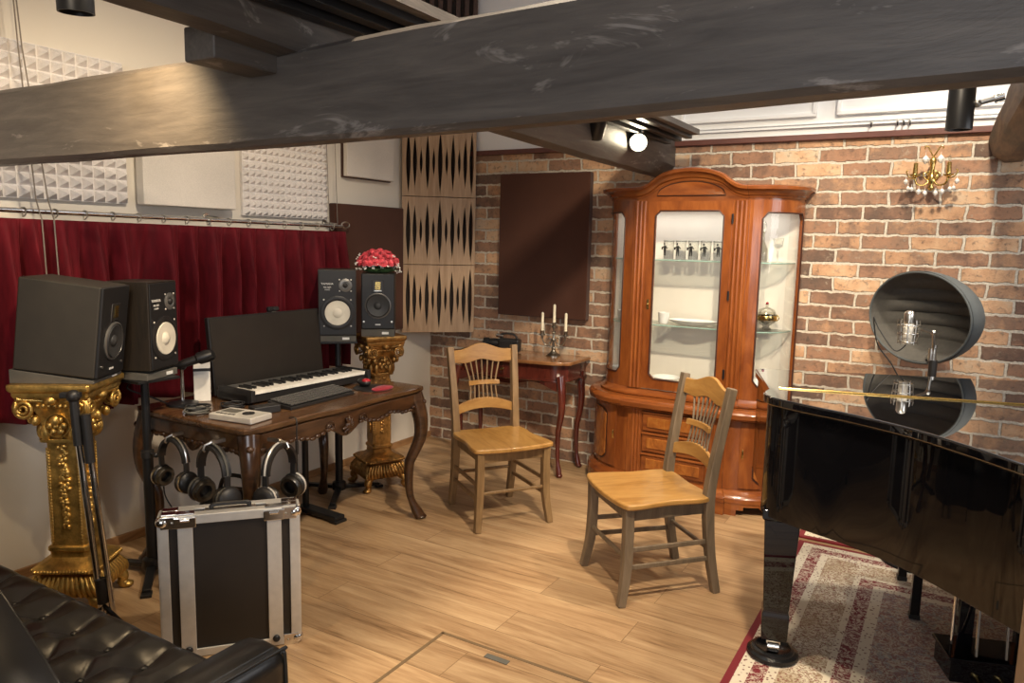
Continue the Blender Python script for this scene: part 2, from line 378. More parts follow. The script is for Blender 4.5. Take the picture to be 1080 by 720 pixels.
M['lampbulb'] = emit('lit_lamp', (1, .86, .6), 60)
M['cord'] = plain('thin_grey_cord', (.20, .17, .14), .7)
M['blackcable'] = plain('black_cable', (.012, .012, .012), .55)
# rug
def rug_mat(name, L, Wd):
    x = N(name); c = x.n('ShaderNodeTexCoord'); sp = x.n('ShaderNodeSeparateXYZ'); x.l(c.outputs['Object'], sp.inputs[0])
    dx = x.math('SUBTRACT', L/2, x.math('ABSOLUTE', sp.outputs[0])); dy = x.math('SUBTRACT', Wd/2, x.math('ABSOLUTE', sp.outputs[1]))
    d = x.math('MINIMUM', dx, dy); dn = x.math('DIVIDE', d, 1.0)
    v = c.outputs['Object']
    def vor(sc, th0, th1, feature='F1'):
        k = x.n('ShaderNodeTexVoronoi', Scale=sc, feature=feature); x.l(v, k.inputs['Vector'])
        return x.ramp(k.outputs['Distance'], [(th0, (1, 1, 1)), (th1, (0, 0, 0))])
    speck = vor(62, .20, .32); big = x.ramp(x.noise(v, 15, 4, .7, 1.8), [(.50, (0, 0, 0)), (.56, (1, 1, 1))]); vine = x.ramp(x.noise(v, 24, 3, .6, 2.2), [(.445, (0, 0, 0)), (.475, (1, 1, 1)), (.525, (1, 1, 1)), (.555, (0, 0, 0))])
    red = (.19, .016, .022); cream = (.72, .65, .52); brown = (.30, .19, .11); beige = (.53, .43, .30); grey = (.36, .35, .33)
    field = x.mix(x.mix(cream, beige, x.ramp(x.noise(v, 6, 3), [(.4, (0, 0, 0)), (.6, (1, 1, 1))])), brown, vine)
    field = x.mix(field, (.24, .05, .04), x.math('MULTIPLY', speck, .85))
    inner = x.mix(x.mix((.56, .50, .40), grey, big), (.26, .06, .055), x.math('MULTIPLY', vine, .8))
    inner = x.mix(inner, (.22, .10, .07), x.math('MULTIPLY', speck, .7))
    med = x.mix(red, cream, vine)
    rr = x.math('ADD', x.math('POWER', x.math('DIVIDE', sp.outputs[0], L*.23), 2), x.math('POWER', x.math('DIVIDE', sp.outputs[1], Wd*.26), 2))
    inner = x.mix(inner, med, x.math('LESS_THAN', x.math('ADD', rr, x.math('MULTIPLY', x.noise(v, 14), .5)), 1.0))
    redb = x.mix(red, cream, x.math('MULTIPLY', x.math('MAXIMUM', vor(34, .22, .34), vine), .75))
    creamb = x.mix(cream, (.20, .08, .06), vor(60, .20, .32))
    col = x.mix(red, creamb, x.math('GREATER_THAN', d, .030))
    col = x.mix(col, redb, x.math('GREATER_THAN', d, .075))
    col = x.mix(col, creamb, x.math('GREATER_THAN', d, .130))
    col = x.mix(col, field, x.math('GREATER_THAN', d, .165))
    col = x.mix(col, creamb, x.math('GREATER_THAN', d, .31))
    col = x.mix(col, redb, x.math('GREATER_THAN', d, .335))
    col = x.mix(col, creamb, x.math('GREATER_THAN', d, .395))
    col = x.mix(col, inner, x.math('GREATER_THAN', d, .44))
    x.set(Base_Color=col, Roughness=.95, Specular_IOR_Level=.1, Sheen_Weight=.2); x.bump(x.noise(v, 260, 2), .3, .003)
    return x.m
# ================================================================== the room
def struct(mb, name, m, label=None, **kw): return tag(mb.build(name, m, **kw), label, kind='structure')
RX, RY, RZ = 5.6, -7.5, 3.5
struct(MB().box((RX/2, RY/2, -.05), (RX+.4, -RY+.4, .1)), 'floor', M['floor'], smooth=0)
struct(MB().box((-.06, RY/2, RZ/2), (.12, -RY, RZ)), 'wall_left', M['wall'], smooth=0)
struct(MB().box((RX/2, .06, 1.09), (RX, .12, 2.18)), 'wall_back', M['brick'], smooth=0)
struct(MB().box((RX/2, .065, 2.84), (RX, .11, 1.32)), 'wall_back_upper', M['white'], smooth=0)
struct(MB().box((RX+.06, RY/2, RZ/2), (.12, -RY, RZ)), 'wall_right', M['dimwall'], smooth=0)
# rear wall with an added opening for the cool fill behind the camera
mb = MB()
mb.box((1.45, RY-.06, RZ/2), (2.9, .12, RZ)); mb.box((RX-.05, RY-.06, RZ/2), (.1, .12, RZ))
mb.box((4.2, RY-.06, .55), (2.6, .12, 1.1)); mb.box((4.2, RY-.06, 3.1), (2.6, .12, .8))
struct(mb, 'wall_rear', M['dimwall'], smooth=0)
mb = MB()
for a, b, s in (((4.2, RY-.05, 1.13), None, (2.6, .08, .06)), ((4.2, RY-.05, 2.67), None, (2.6, .08, .06)), ((2.93, RY-.05, 1.9), None, (.06, .08, 1.6)), ((5.47, RY-.05, 1.9), None, (.06, .08, 1.6)), ((4.2, RY-.05, 1.9), None, (.05, .07, 1.6))): mb.box(a, s)
struct(mb, 'added_window_1', M['umber'], smooth=0)  # unseen frame, added to carry the cool rear fill
struct(MB().box((RX/2, RY/2, RZ+.05), (RX+.2, -RY+.2, .1)), 'ceiling', M['ceil'], smooth=0)
struct(MB().box((2.8, -.012, 2.182), (5.6, .03, .034)), 'trim_1', M['trim'], 'dark red wooden trim along the top of the brick', bevel=.004)
mb = MB().box((.008, -3.75, .023), (.016, 7.5, .046))
struct(mb, 'baseboard_left', M['base'], bevel=.003)
# white framed recesses above the brick
def wall_frame(name, x0, x1, z0, z1):
    m = MB(); w = .022
    for a, b in (((x0, z0), (x1, z0)), ((x0, z1), (x1, z1))): m.box(((a[0]+b[0])/2, -.002, a[1]), (x1-x0+w, .03, w))
    for xx in (x0, x1): m.box((xx, -.002, (z0+z1)/2), (w, .03, z1-z0))
    struct(m, name, M['white'], bevel=.004)
    struct(MB().box(((x0+x1)/2, .004, (z0+z1)/2), (x1-x0, .01, z1-z0)), name, M['white'])
wall_frame('trim_2', 1.95, 2.73, 2.31, 2.95); wall_frame('trim_3', 2.86, 3.95, 2.31, 2.95)
struct(MB().box((3.0, .0, 2.245), (4.2, .02, .012)).box((3.0, .002, 2.262), (4.2, .014, .006)), 'trim_4', M['white'], bevel=.002)
struct(MB().box((5.58, -1.9, 1.7), (.05, 1.55, .06)).box((5.58, -1.9, 2.48), (.05, 1.55, .06)).box((5.58, -1.9, .92), (.05, 1.55, .06)).box((5.58, -2.65, 1.7), (.05, .06, 1.6)).box((5.58, -1.15, 1.7), (.05, .06, 1.6)), 'added_window_2', M['umber'], smooth=0)  # unseen frame on the side wall, added to go with the cool side fill
# floor hatch: a dark seam round a lifted plank square and a recessed handle
m = MB(); hx0, hx1, hy0, hy1 = 1.875, 2.66, -3.15, -2.41; s = .014
m.box(((hx0+hx1)/2, hy1, .0007), (hx1-hx0+s, s, .0018)); m.box(((hx0+hx1)/2, hy0, .0007), (hx1-hx0+s, s, .0018))
m.box((hx0, (hy0+hy1)/2, .0007), (s, hy1-hy0, .0018)); m.box((hx1, (hy0+hy1)/2, .0007), (s, hy1-hy0, .0018))
M['seam'] = plain('hatch_seam', (.16, .105, .055), .5)
h = tag(m.build('floor_hatch', M['seam']), 'square hatch outlined in the plank floor with a slotted pull', 'hatch')
MB().box((2.155, -2.456, .0012), (.10, .028, .003)).build('recessed_handle', M['plasticgrey'], h, bevel=.0008)

# ------------------------------------------------------------------ beams
def rough_ring(poly, amp, seed):
    r = random.Random(seed); return [(a+r.uniform(-amp, amp), b+r.uniform(-amp, amp)) for a, b in poly]
rings = []
for i in range(25):
    X = lerp(0, RX, i/24)
    zb = interp([(0, 1.798), (1.85, 1.805), (2.5, 1.812), (3.0, 1.822), (3.5, 1.836), (5.6, 1.87)], X); zt = interp([(0, 2.068), (1.5, 2.066), (1.85, 2.048), (2.2, 2.066), (5.6, 2.11)], X)
    ch = .014
    p = [(-3.2, zb+ch), (-3.2+ch, zb), (-3.095-ch, zb+.004), (-3.095, zb+ch), (-3.09, (zb+zt)/2), (-3.095, zt-ch), (-3.105, zt), (-3.2+ch, zt), (-3.2, zt-ch), (-3.202, (zb+zt)/2)]
    p = rough_ring(p, .0022, i)
    rings.append([(X, a, b) for a, b in p])
struct(MB().loft(rings), 'ceiling_beam', M['beamx'], 'long smoke-darkened main beam crossing the whole room', smooth=30)
rings = []
for i in range(31):
    Y = lerp(-5.2, 0, i/30)
    xl = interp([(-5.2, 1.87), (-3.44, 1.86), (-2.06, 1.85), (-1.36, 1.84), (0, 1.795)], Y); z = interp([(-5.2, 2.06), (-3.44, 2.05), (-2.5, 2.0), (-2.06, 1.985), (-1.36, 1.975), (0, 1.978)], Y)
    wr = interp([(-5.2, .085), (-3.2, .09), (-2.6, .12), (0, .12)], Y); wb = interp([(-5.2, .07), (-3.2, .075), (-2, .08), (0, .06)], Y)
    p = [(xl, z), (xl+wb, z+.006), (xl+wr, z+.07), (xl+wr, z+.24), (xl-.03, z+.24), (xl-.05, z+.07)]
    p = rough_ring(p, .003, 100+i)
    rings.append([(a, Y, b) for a, b in p])
struct(MB().loft(rings), 'cross_beam', M['beamy'], 'cross beam running from the main beam back to the brick wall', smooth=40)
m = MB().box((1.805, -3.3, 2.035), (.118, .21, .088))
struct(m, 'beam', M['beamy'], 'short square beam block hung in front of the main beam', bevel=.006)
# log at the right
rings = []
for i in range(12):
    t = i/11; Y = lerp(0, -2.9, t); cx = lerp(3.70, 3.80, t); cz = lerp(2.115, 2.17, t); r = lerp(.105, .15, t); rr = random.Random(50+i)
    rings.append([(cx+r*(1+rr.uniform(-.05, .05))*cos(2*pi*k/9+.3), Y, cz+r*1.05*(1+rr.uniform(-.05, .05))*sin(2*pi*k/9+.3)) for k in range(9)])
struct(MB().loft(rings), 'log_beam', M['log'], 'rough round log beam above the piano', smooth=38)
# post holding up the main beam
m = MB().box((3.748, -3.13, .915), (.13, .13, 1.83))
po = struct(m, 'wooden_column', M['post'], 'grey wooden post under the main beam by the piano', bevel=.004)
m = MB().box((3.679, -3.13, .915), (.009, .134, 1.83)); m.build('edge_strip', M['postedge'], po, bevel=.003)

# ------------------------------------------------------------------ track and spotlights
t = thing('lighting_track', 'black double lighting track beside the cross beam', 'track')
for dx in (0, .062, .124):
    MB().bar((1.985+dx, -.35, 2.155+dx*.2), (1.975+dx, -5.1, 2.135+dx*.3), .040, .036).build('rail', M['steelblack'], t, bevel=.003)
MB().bar((2.07, -.35, 2.197), (2.06, -5.1, 2.195), .20, .03).build('mounting_board', M['beamy'], t)
def spotlight(loc, aim, label, arm_to, r=.042, L=.15, lit=False, group=None):
    t = thing('spotlight', label, 'spotlight', loc)
    d = (Vector(aim)-Vector(loc)).normalized()
    b = MB().lathe([(.0, -L*.5), (r*.93, -L*.5), (r, -L*.46), (r, L*.5), (r*.9, L*.5), (r*.86, L*.38), (0, L*.36)], 28, (0, 0, 0), d)
    b.build('housing', M['steelblack'], t)
    MB().lathe([(0, L*.40), (r*.8, L*.40), (r*.8, L*.42), (0, L*.43)], 24, (0, 0, 0), d).build('lamp_lens', M['lampbulb'] if lit else M['plasticgrey'], t)
    a = Vector(arm_to)-Vector(loc)
    st = a.normalized()*r*.9
    MB().cyl(st, a, .009, n=10).ball(st+a.normalized()*.012, .015).build('bracket', M['nickel'], t)
    MB().cyl(a-a.normalized()*.03, a, .017, n=14).build('swivel', M['chrome'], t)
    return t
spotlight((3.475, -1.6, 2.045), (3.47, -1.58, 0), 'black can spotlight on the log beam above the piano', (3.60, -1.6, 2.075))
spotlight((1.975, -.80, 2.10), (3.2, -3.6, 1.35), 'lit spotlight glaring on the cross beam by the cabinet', (2.02, -.84, 2.19), .052, .12, True)
spotlight((1.985, -1.35, 2.105), (1.2, -.4, .9), 'dark spotlight on the cross beam behind the main beam', (2.06, -1.35, 2.2), .04, .12)
spotlight((1.45, -3.51, 2.20), (1.40, -3.46, 1.2), 'black can spotlight high in front of the plaster wall, above the pale foam', (1.84, -3.60, 2.24), .045, .15)

# ------------------------------------------------------------------ acoustic panels
t = tag(MB().box((1.005, -.032, 1.525), (.705, .06, 1.0)).build('acoustic_panel', M['panelbrown'], bevel=.008), 'dark brown cloth acoustic panel on the brick wall', 'acoustic panel')
MB().box((1.005, -.0015, 1.525), (.66, .003, .95)).build('mounting_plate', M['umber'], t)
t = tag(MB().box((.033, -.755, 1.335), (.06, .69, .87)).build('acoustic_panel', M['panelbrown'], bevel=.008), 'dark brown cloth acoustic panel behind the flowers', 'acoustic panel')
MB().box((.0015, -.755, 1.335), (.003, .65, .83)).build('mounting_plate', M['umber'], t)
t = tag(MB().box((.05, -2.155, 1.99), (.06, .545, .60)).build('acoustic_panel', M['panelwhite'], bevel=.006), 'plain white flat acoustic panel between two foam panels', 'acoustic panel')
MB().box((.012, -2.155, 1.99), (.02, .47, .52)).build('mounting_plate', M['umber'], t)
t = tag(MB().box((.038, -.745, 2.26), (.035, .47, .62)).build('acoustic_panel', M['panelwhite'], bevel=.004), 'thin white acoustic panel beside the wooden diffuser', 'acoustic panel')
MB().box((.011, -.745, 2.258), (.022, .475, .63)).build('mounting_plate', M['umber'], t)  # dark plate edge shows past the panel, painting in its shadow line
def foam(y0, y1, z0, z1, p, d, label):
    ny = round((y1-y0)/p); nz = round((z1-z0)/p); py = (y1-y0)/ny; pz = (z1-z0)/nz
    m = MB().box((.012, (y0+y1)/2, (z0+z1)/2), (.022, y1-y0, z1-z0))
    for i in range(ny):
        for k in range(nz):
            a, b = y0+i*py, z0+k*pz; e = .002
            m.add([(.022, a+e, b+e), (.022, a+py-e, b+e), (.022, a+py-e, b+pz-e), (.022, a+e, b+pz-e), (.022+d, a+py/2, b+pz/2)], [(0, 1, 4), (1, 2, 4), (2, 3, 4), (3, 0, 4)])
    return tag(m.build('foam_panel', M['foam'], smooth=0), label, 'foam panel', 'pyramid foam panels on the plaster wall')
foam(-3.75, -2.475, 1.69, 2.345, .056, .045, 'large pale pyramid foam panel above the curtain, behind the hanging cord')
foam(-1.79, -1.135, 1.665, 2.32, .044, .032, 'smaller pale pyramid foam panel between two white acoustic panels')

# ------------------------------------------------------------------ wooden diffusers across the corner
def diffuser_frame(z0, z1):
    a, b = Vector((.015, -.375, 0)), Vector((.415, -.02, 0))
    d = (b-a); Wd = d.length; ang = math.atan2(d.y, d.x)
    return a, Wd, ang
a, Wd, ang = diffuser_frame(0, 0)
def make_diffuser(z0, bands, label):
    t = thing('wooden_diffuser', label, 'diffuser', (a.x, a.y, z0), ang)
    H = bands[-1][1]
    MB().box((Wd/2, .045, H/2), (Wd-.01, .02, H)).build('backing', M['dark'], t)
    m = MB(); m.box((.011, .02, H/2), (.022, .085, H)).box((Wd-.011, .02, H/2), (.022, .085, H))
    m.build('side_board', M['oakside'], t, bevel=.003)
    cols = [(.085, 1.0), (.172, .80), (.255, .42), (.342, .88), (.425, .42), (.512, 1.0), (.60, .42), (.685, .88), (.77, .42), (.852, .80), (.94, 1.0)]
    face = MB()
    for b0, b1 in bands:
        hb = b1-b0; mid = (b0+b1)/2; n = 22
        def half(j, z):
            c, L = cols[j]; hl = L*hb*.46; q = abs(z-mid)/hl
            return 0 if q >= 1 else .0155*sqrt(L)*(1-q**1.7)*1.05
        for j in range(len(cols)+1):
            vs = []
            for k in range(n+1):
                z = b0+hb*k/n
                xl = 0.0 if j == 0 else cols[j-1][0]*Wd+half(j-1, z)
                xr = Wd if j == len(cols) else cols[j][0]*Wd-half(j, z)
                vs += [(xl, -.026, z), (xr, -.026, z), (xr, .002, z), (xl, .002, z)]
            fs = []
            for k in range(n):
                o = 4*k
                for q in range(4): fs.append((o+q, o+(q+1) % 4, o+4+(q+1) % 4, o+4+q))
            fs += [(0, 1, 2, 3), (4*n, 4*n+1, 4*n+2, 4*n+3)]
            face.add(vs, fs)
    face.build('slotted_face', M['oak'], t, smooth=0)
    return t
make_diffuser(.872, [(0, .495), (.500, .985), (.990, 1.475)], 'wooden corner diffuser with tapering dark slots')
t = thing('slat_panel', 'dark brown vertical slat panel high in the corner above the main beam', 'slat panel', (a.x, a.y, 2.60), ang)
MB().box((Wd/2, .03, .40), (Wd, .02, .80)).build('backing', M['dark'], t)
m = MB()
for i in range(9): m.box((.02+i*(Wd-.04)/8, 0, .40), (.032, .045, .80))
m.build('slats', M['umber'], t, bevel=.002)

# ------------------------------------------------------------------ curtain, rod, cords
rod = thing('curtain_rod', 'chrome curtain rod along the plaster wall', 'curtain rod', (.11, 0, 0))
MB().cyl((0, -3.9, 1.640), (0, -1.09, 1.622), .011, n=14).build('tube', M['chrome'], rod)
MB().tube([(0, -1.09+.035*cos(k*pi/8)+.03, 1.632+.018*sin(k*pi/8)) for k in range(16)], .005, 8, True).build('end_loop', M['nickel'], rod)
for y in (-3.3, -2.02, -1.14):
    z = 1.640-(y+3.9)*.0064
    MB().cyl((-.11, y, z+.02), (0, y, z+.012), .007).cyl((-.11, y, z+.02), (-.103, y, z+.02), .02).build('bracket', M['nickel'], rod)
ys = [-3.78+i*.13 for i in range(21)]
for y in ys:
    z = 1.640-(y+3.9)*.0064
    MB().tube([(.018*cos(k*pi/7), y+.004*sin(k), z-.006+.020*sin(k*pi/7)) for k in range(14)], .003, 6, True).build('curtain_ring', M['nickel'], rod)
rows = []
NY = 420
rc = random.Random(3)
ph = []; acc = 0
for j in range(NY+1):
    acc += (1+.35*sin(j*.11)+.25*sin(j*.047+1))*.28; ph.append(acc)
for k in range(21):
    t = k/20; z = lerp(1.606, .74, t); row = []
    for j in range(NY+1):
        y = lerp(-3.85, -1.11, j/NY); zt = z-(y+3.85)*.0064*(1-t)
        amp = lerp(.016, .062, min(1, t*3))
        p = ph[j]+.35*sin(t*3+j*.02)
        xx = .15+amp*sin(p)+amp*.40*sin(2*p+.6+t)+.004*sin(j*.31)
        row.append((xx, y+.012*cos(p)*t, zt))
    rows.append(row)
tag(MB().grid(rows).build('curtain', M['velvet'], smooth=80, solid=.004), 'dark red pleated velvet curtain behind the desk', 'curtain')
t = thing('hanging_string', 'pair of thin cords hanging over the curtain rod, behind the biggest speaker', 'cord')
MB().tube([(.105, -3.02, 3.5), (.12, -2.985, 2.3), (.128, -2.955, 1.68), (.155, -2.95, 1.60), (.16, -2.945, 1.3)], .003, 6).build('strand', M['cord'], t)
MB().tube([(.105, -3.03, 3.5), (.12, -2.97, 2.3), (.128, -2.905, 1.68), (.155, -2.90, 1.60), (.16, -2.895, 1.3)], .003, 6).build('strand', M['cord'], t)
t = thing('hanging_string', 'pair of thin cords hanging in front of the smaller foam panel', 'cord')
MB().tube([(.075, -1.21, 3.5), (.085, -1.20, 2.2), (.10, -1.19, 1.60)], .0022, 6).build('strand', M['cord'], t)
MB().tube([(.075, -1.13, 3.5), (.085, -1.125, 2.2), (.10, -1.12, 1.62)], .0022, 6).build('strand', M['cord'], t)

# ------------------------------------------------------------------ rugs
for cx, cy, L, Wd, lab in ((4.12, -1.62, 2.42, 2.02, 'large patterned rug with red border under the piano'), (4.1, -.31, 2.42, .50, 'narrow patterned rug with red edge along the brick wall')):
    n = 'rug'
    m = MB()
    for i in range(2): pass
    m.box((0, 0, .005), (L, Wd, .010))
    o = m.build(n, rug_mat('rug_weave', L, Wd), bevel=.003); o.location = (cx, cy, 0); tag(o, lab, 'rug')
# ================================================================== chairs
def make_chair(label, legm, postm):
    """faces +Y; origin at the floor under the seat"""
    t = thing('dining_chair', label, 'chair')
    # seat: shield outline, slightly dished edge
    pl = smooth_pts([(-.205, -.205, 0), (-.215, 0, 0), (-.238, .17, 0), (-.20, .218, 0), (0, .238, 0), (.20, .218, 0), (.238, .17, 0), (.215, 0, 0), (.205, -.205, 0), (0, -.215, 0)], 5, True)
    MB().prism([(p.x, p.y) for p in pl], .432, .458).build('seat', M['seat'], t, bevel=.009, seg=3)
    m = MB()
    m.box((0, .175, .402), (.36, .022, .06))
    for s in (-1, 1): m.bar((s*.185, .17, .402), (s*.172, -.19, .402), .022, .06)
    m.box((0, -.19, .402), (.33, .022, .06))
    m.build('apron', legm, t, bevel=.003)
    for s in (-1, 1):
        MB().tube(smooth_pts([(s*.198, .185, .43), (s*.197, .183, .30), (s*.202, .188, .15), (s*.218, .212, 0)], 5), [.021]*9+[lerp(.021, .0165, k/6) for k in range(7)], square=True).build('leg', legm, t, bevel=.004)
        o = MB().tube(smooth_pts([(s*.188, -.265, 0), (s*.186, -.225, .20), (s*.188, -.205, .43), (s*.192, -.225, .62), (s*.203, -.280, .938)], 6), [lerp(.018, .0215, min(1, k/10)) for k in range(13)]+[lerp(.0215, .0185, k/11) for k in range(12)], square=True).build('back_post', postm, t, bevel=.004)
        for z, yb in ((.165, -.232), (.245, -.22)):
            MB().bar((s*.199, .184, z), (s*.187, yb, z), .014, .022).build('stretcher', legm, t, bevel=.004)
    MB().bar((-.199, .184, .205), (.199, .184, .205), .018, .018).build('stretcher', legm, t, bevel=.006)
    MB().bar((-.187, -.225, .205), (.187, -.225, .205), .018, .018).build('stretcher', legm, t, bevel=.006)
    def yb(z): return interp([(.43, -.205), (.62, -.225), (.955, -.285)], z)
    def rail(z_lo, z_hi, hw, bow=.022, th=.018):
        m = MB(); rings = []
        for i in range(25):
            u = -1+2*i/24; x = u*hw; lo, hi = z_lo(u), z_hi(u); off = -bow*(1-u*u)
            y0, y1 = yb(lo)+off, yb(hi)+off
            rings.append([(x, y0-th/2, lo), (x, y0+th/2, lo), (x, y1+th/2, hi), (x, y1-th/2, hi)])
        return m.loft(rings)
    top = lambda u: .925+.018*(cos(u*pi*1.35) if abs(u) < .74 else -1)*1.0+.010
    rail(lambda u: .840+.014*(1-abs(u))+.006*cos(u*pi*2), top, .198).build('top_rail', M['honey'], t, bevel=.004)
    rail(lambda u: .545+.030*(1-u*u), lambda u: .595+.042*(1-u*u), .188).build('lower_rail', M['honey'], t, bevel=.004)
    rail(lambda u: .712, lambda u: .738, .098, .021, .016).build('spindle_bar', M['honey'], t, bevel=.003)
    for k in range(7):
        u = (k-3)/3; xb, xt = u*.086, u*.112; zb_, zt = .62, .858
        def py(x, z): return yb(z)-.022*(1-(x/.195)**2)
        xm = u*.080
        pts = smooth_pts([(xb, py(xb, zb_), zb_), (xm, py(xm, .725), .725), (xt, py(xt, zt), zt)], 5)
        MB().tube(pts, .0052, 8).build('spindle', postm, t)
    return t
M['backL'] = M['honeyleg']
def place_chair(t, front_mid, back_mid):
    fx, fy = front_mid; bx, by = back_mid; d = Vector((fx-bx, fy-by)); rz = math.atan2(d.y, d.x)-pi/2
    # local front legs at y=.212 and rear at y=-.265
    k = .265/(.265+.212); t.location = (lerp(bx, fx, k), lerp(by, fy, k), 0); t.rotation_euler = (0, 0, rz)
c1 = make_chair('wooden spindle-back chair standing before the dark console table', M['honeyleg'], M['honeyleg'])
place_chair(c1, (1.53, -1.284), (1.174, -1.04))
c2 = make_chair('greyish-legged wooden spindle-back chair in front of the china cabinet', M['greyleg'], M['greyleg'])
place_chair(c2, (2.244, -1.655), (2.539, -1.341))
for c in (c1, c2): c['group'] = 'spindle-back wooden chairs'

# ================================================================== china cabinet
CX = 2.13
cab = thing('china_cabinet', 'cherry wood china cabinet with curved glass ends and arched top', 'cabinet', (CX, -.012, 0))
def plan(hw, d, cw, dc=0, n=14, e=1.0):
    """closed outline at the wall y=0, bow ends (quarter ellipses), front at y=-d-dc"""
    L = []
    for i in range(n+1):
        a_ = (pi/2)*i/n; L.append((-cw-(hw-cw)*cos(a_)**e, -.02-(d-.02)*sin(a_)**e))
    L = [(-hw, 0)]+L+[(-cw, -d-dc)]
    return L+[(-x_, y_) for x_, y_ in reversed(L)]
def molding(name, steps, hw, d, cw, m, dc=0, parent=cab):
    """steps: (z, outset)"""
    rings = []
    for z, o in steps: rings.append([(x_, y_, z) for x_, y_ in plan(hw+o, d+o, cw+o*.6, dc)])
    return MB().loft(rings).build(name, m, parent)
DC = .022
B = dict(hw=.638, d=.375, cw=.300)
# plinth with bracket feet
molding('plinth', [(.075, .05), (.10, .05), (.108, .042), (.122, .036), (.135, .014), (.14, .012)], B['hw'], B['d'], B['cw'], M['cherryh'], DC)
pl_ = plan(B['hw']+.045, B['d']+.045, B['cw']+.03, DC)
m = MB()
def run(L, z0, z1, th=.03):
    mm = MB()
    for (xa, ya), (xb, yb_) in zip(L, L[1:]):
        za, zb_ = z0((xa+xb)/2), z0((xa+xb)/2)
        mm.add([(xa, ya, za), (xb, yb_, zb_), (xb*.94, yb_*.90, zb_), (xa*.94, ya*.90, za), (xa, ya, z1), (xb, yb_, z1), (xb*.94, yb_*.90, z1), (xa*.94, ya*.90, z1)], [(0, 1, 2, 3), (4, 5, 6, 7), (0, 1, 5, 4), (1, 2, 6, 5), (2, 3, 7, 6), (3, 0, 4, 7)])
    return mm
dense = []
for (xa, ya), (xb, yb_) in zip(pl_, pl_[1:]):
    k = max(1, int(sqrt((xa-xb)**2+(ya-yb_)**2)/.012))
    dense += [(lerp(xa, xb, i/k), lerp(ya, yb_, i/k)) for i in range(k)]
dense.append(pl_[-1])
def foot_z(x_):
    ax = abs(x_)
    if ax > .60: return 0
    if ax > .48: return 0.0 if ax > .56 else min(.055, (.56-ax)*.9+.012)
    if ax > .43: return .055
    if ax > .40: return .035
    if ax > .24: return 0
    return min(.055, .02+(.24-ax)*.5)
run(dense, foot_z, .078).build('bracket_feet', M['cherryh'], cab, smooth=30)
# lower body
rings = [[(x_, y_, z) for x_, y_ in plan(B['hw'], B['d'], B['cw'], DC)] for z in (.135, .555)]
MB().loft(rings).build('lower_body', M['cherry'], cab)
def curved(u, hw, d, cw, side):
    a_ = (pi/2)*u; return Vector((side*(cw+(hw-cw)*cos(a_)), -.02-(d-.02)*sin(a_), 0))
def curved_n(u, hw, d, cw, side):
    p = curved(u+.01, hw, d, cw, side)-curved(u-.01, hw, d, cw, side); n = Vector((p.y, -p.x, 0)).normalized()
    c = curved(u, hw, d, cw, side)-Vector((side*cw*.6, -.02, 0))
    return n if n.dot(c) > 0 else -n
def curved_panel(u0, u1, z0f, z1f, th, hw, d, cw, side, off=.0, n=16):
    rings = []
    for i in range(n+1):
        u = lerp(u0, u1, i/n); p = curved(u, hw, d, cw, side); nn = curved_n(u, hw, d, cw, side); t_ = i/n
        z0, z1 = z0f(t_), z1f(t_)
        a0 = p+nn*off; b0 = p+nn*(off+th)
        rings.append([(a0.x, a0.y, z0), (b0.x, b0.y, z0), (b0.x, b0.y, z1), (a0.x, a0.y, z1)])
    return MB().loft(rings)
for side in (-1, 1):
    P = (B['hw'], B['d'], B['cw'], side)
    dr = MB()
    dr = curved_panel(.10, .84, lambda t_: .152, lambda t_: .545, .008, *P)
    do = dr.build('side_door', M['cherry'], cab, bevel=.002)
    ed = lambda t_: .035*(max(0, abs(t_-.5)*2-.62)/.38)**1.5
    curved_panel(.22, .70, lambda t_: .185+ed(t_)-.007, lambda t_: .512-ed(t_)+.007, .010, *P).build('panel_molding', M['groove'], do)
    curved_panel(.235, .685, lambda t_: .185+ed(t_), lambda t_: .512-ed(t_), .015, *P).build('door_panel', M['burl'], do, bevel=.003)
    q = curved(.80, *P); MB().ball((q.x, q.y-.016, .36), (.006, .006, .03)).build('keyhole_plate', M['brass'], do)
    # fluted pilaster, lower
    m = MB()
    for k in range(3): m.cyl((side*(.262-k*.021), -B['d']-DC-.002, .14), (side*(.262-k*.021), -B['d']-DC-.002, .552), .0085, n=12)
    m.box((side*.241, -B['d']-DC+.004, .346), (.074, .02, .41)).build('pilaster', M['cherry'], cab)
for k in range(3):
    z0 = .160+k*.130
    d_ = MB().box((0, -B['d']-DC-.004, z0+.056), (.392, .022, .104)).build('drawer', M['cherryh'], cab, bevel=.004)
    MB().box((0, -B['d']-DC-.016, z0+.058), (.335, .012, .066)).build('drawer_panel', M['burl'], d_, bevel=.006)
    m = MB()
    m.box((0, -B['d']-DC-.020, z0+.060), (.016, .006, .028)).build('escutcheon', M['brass'], d_, bevel=.002)
    MB().tube([(.008+0*i, -B['d']-DC-.026-.006*sin(pi*i/6), z0+.066-.026*sin(pi*i/6)) for i in range(7)], .0026, 6).build('drawer_pull', M['brass'], d_)
    MB().box((0, -B['d']-DC-.006, z0+.117), (.40, .034, .014)).build('drawer_rail', M['cherryh'], cab, bevel=.005, seg=3)
# waist
molding('waist_molding', [(.550, 0), (.553, .022), (.563, .03), (.570, .052), (.596, .056), (.606, .050), (.612, .036), (.618, .030)], B['hw'], B['d'], B['cw'], M['cherryh'], DC)
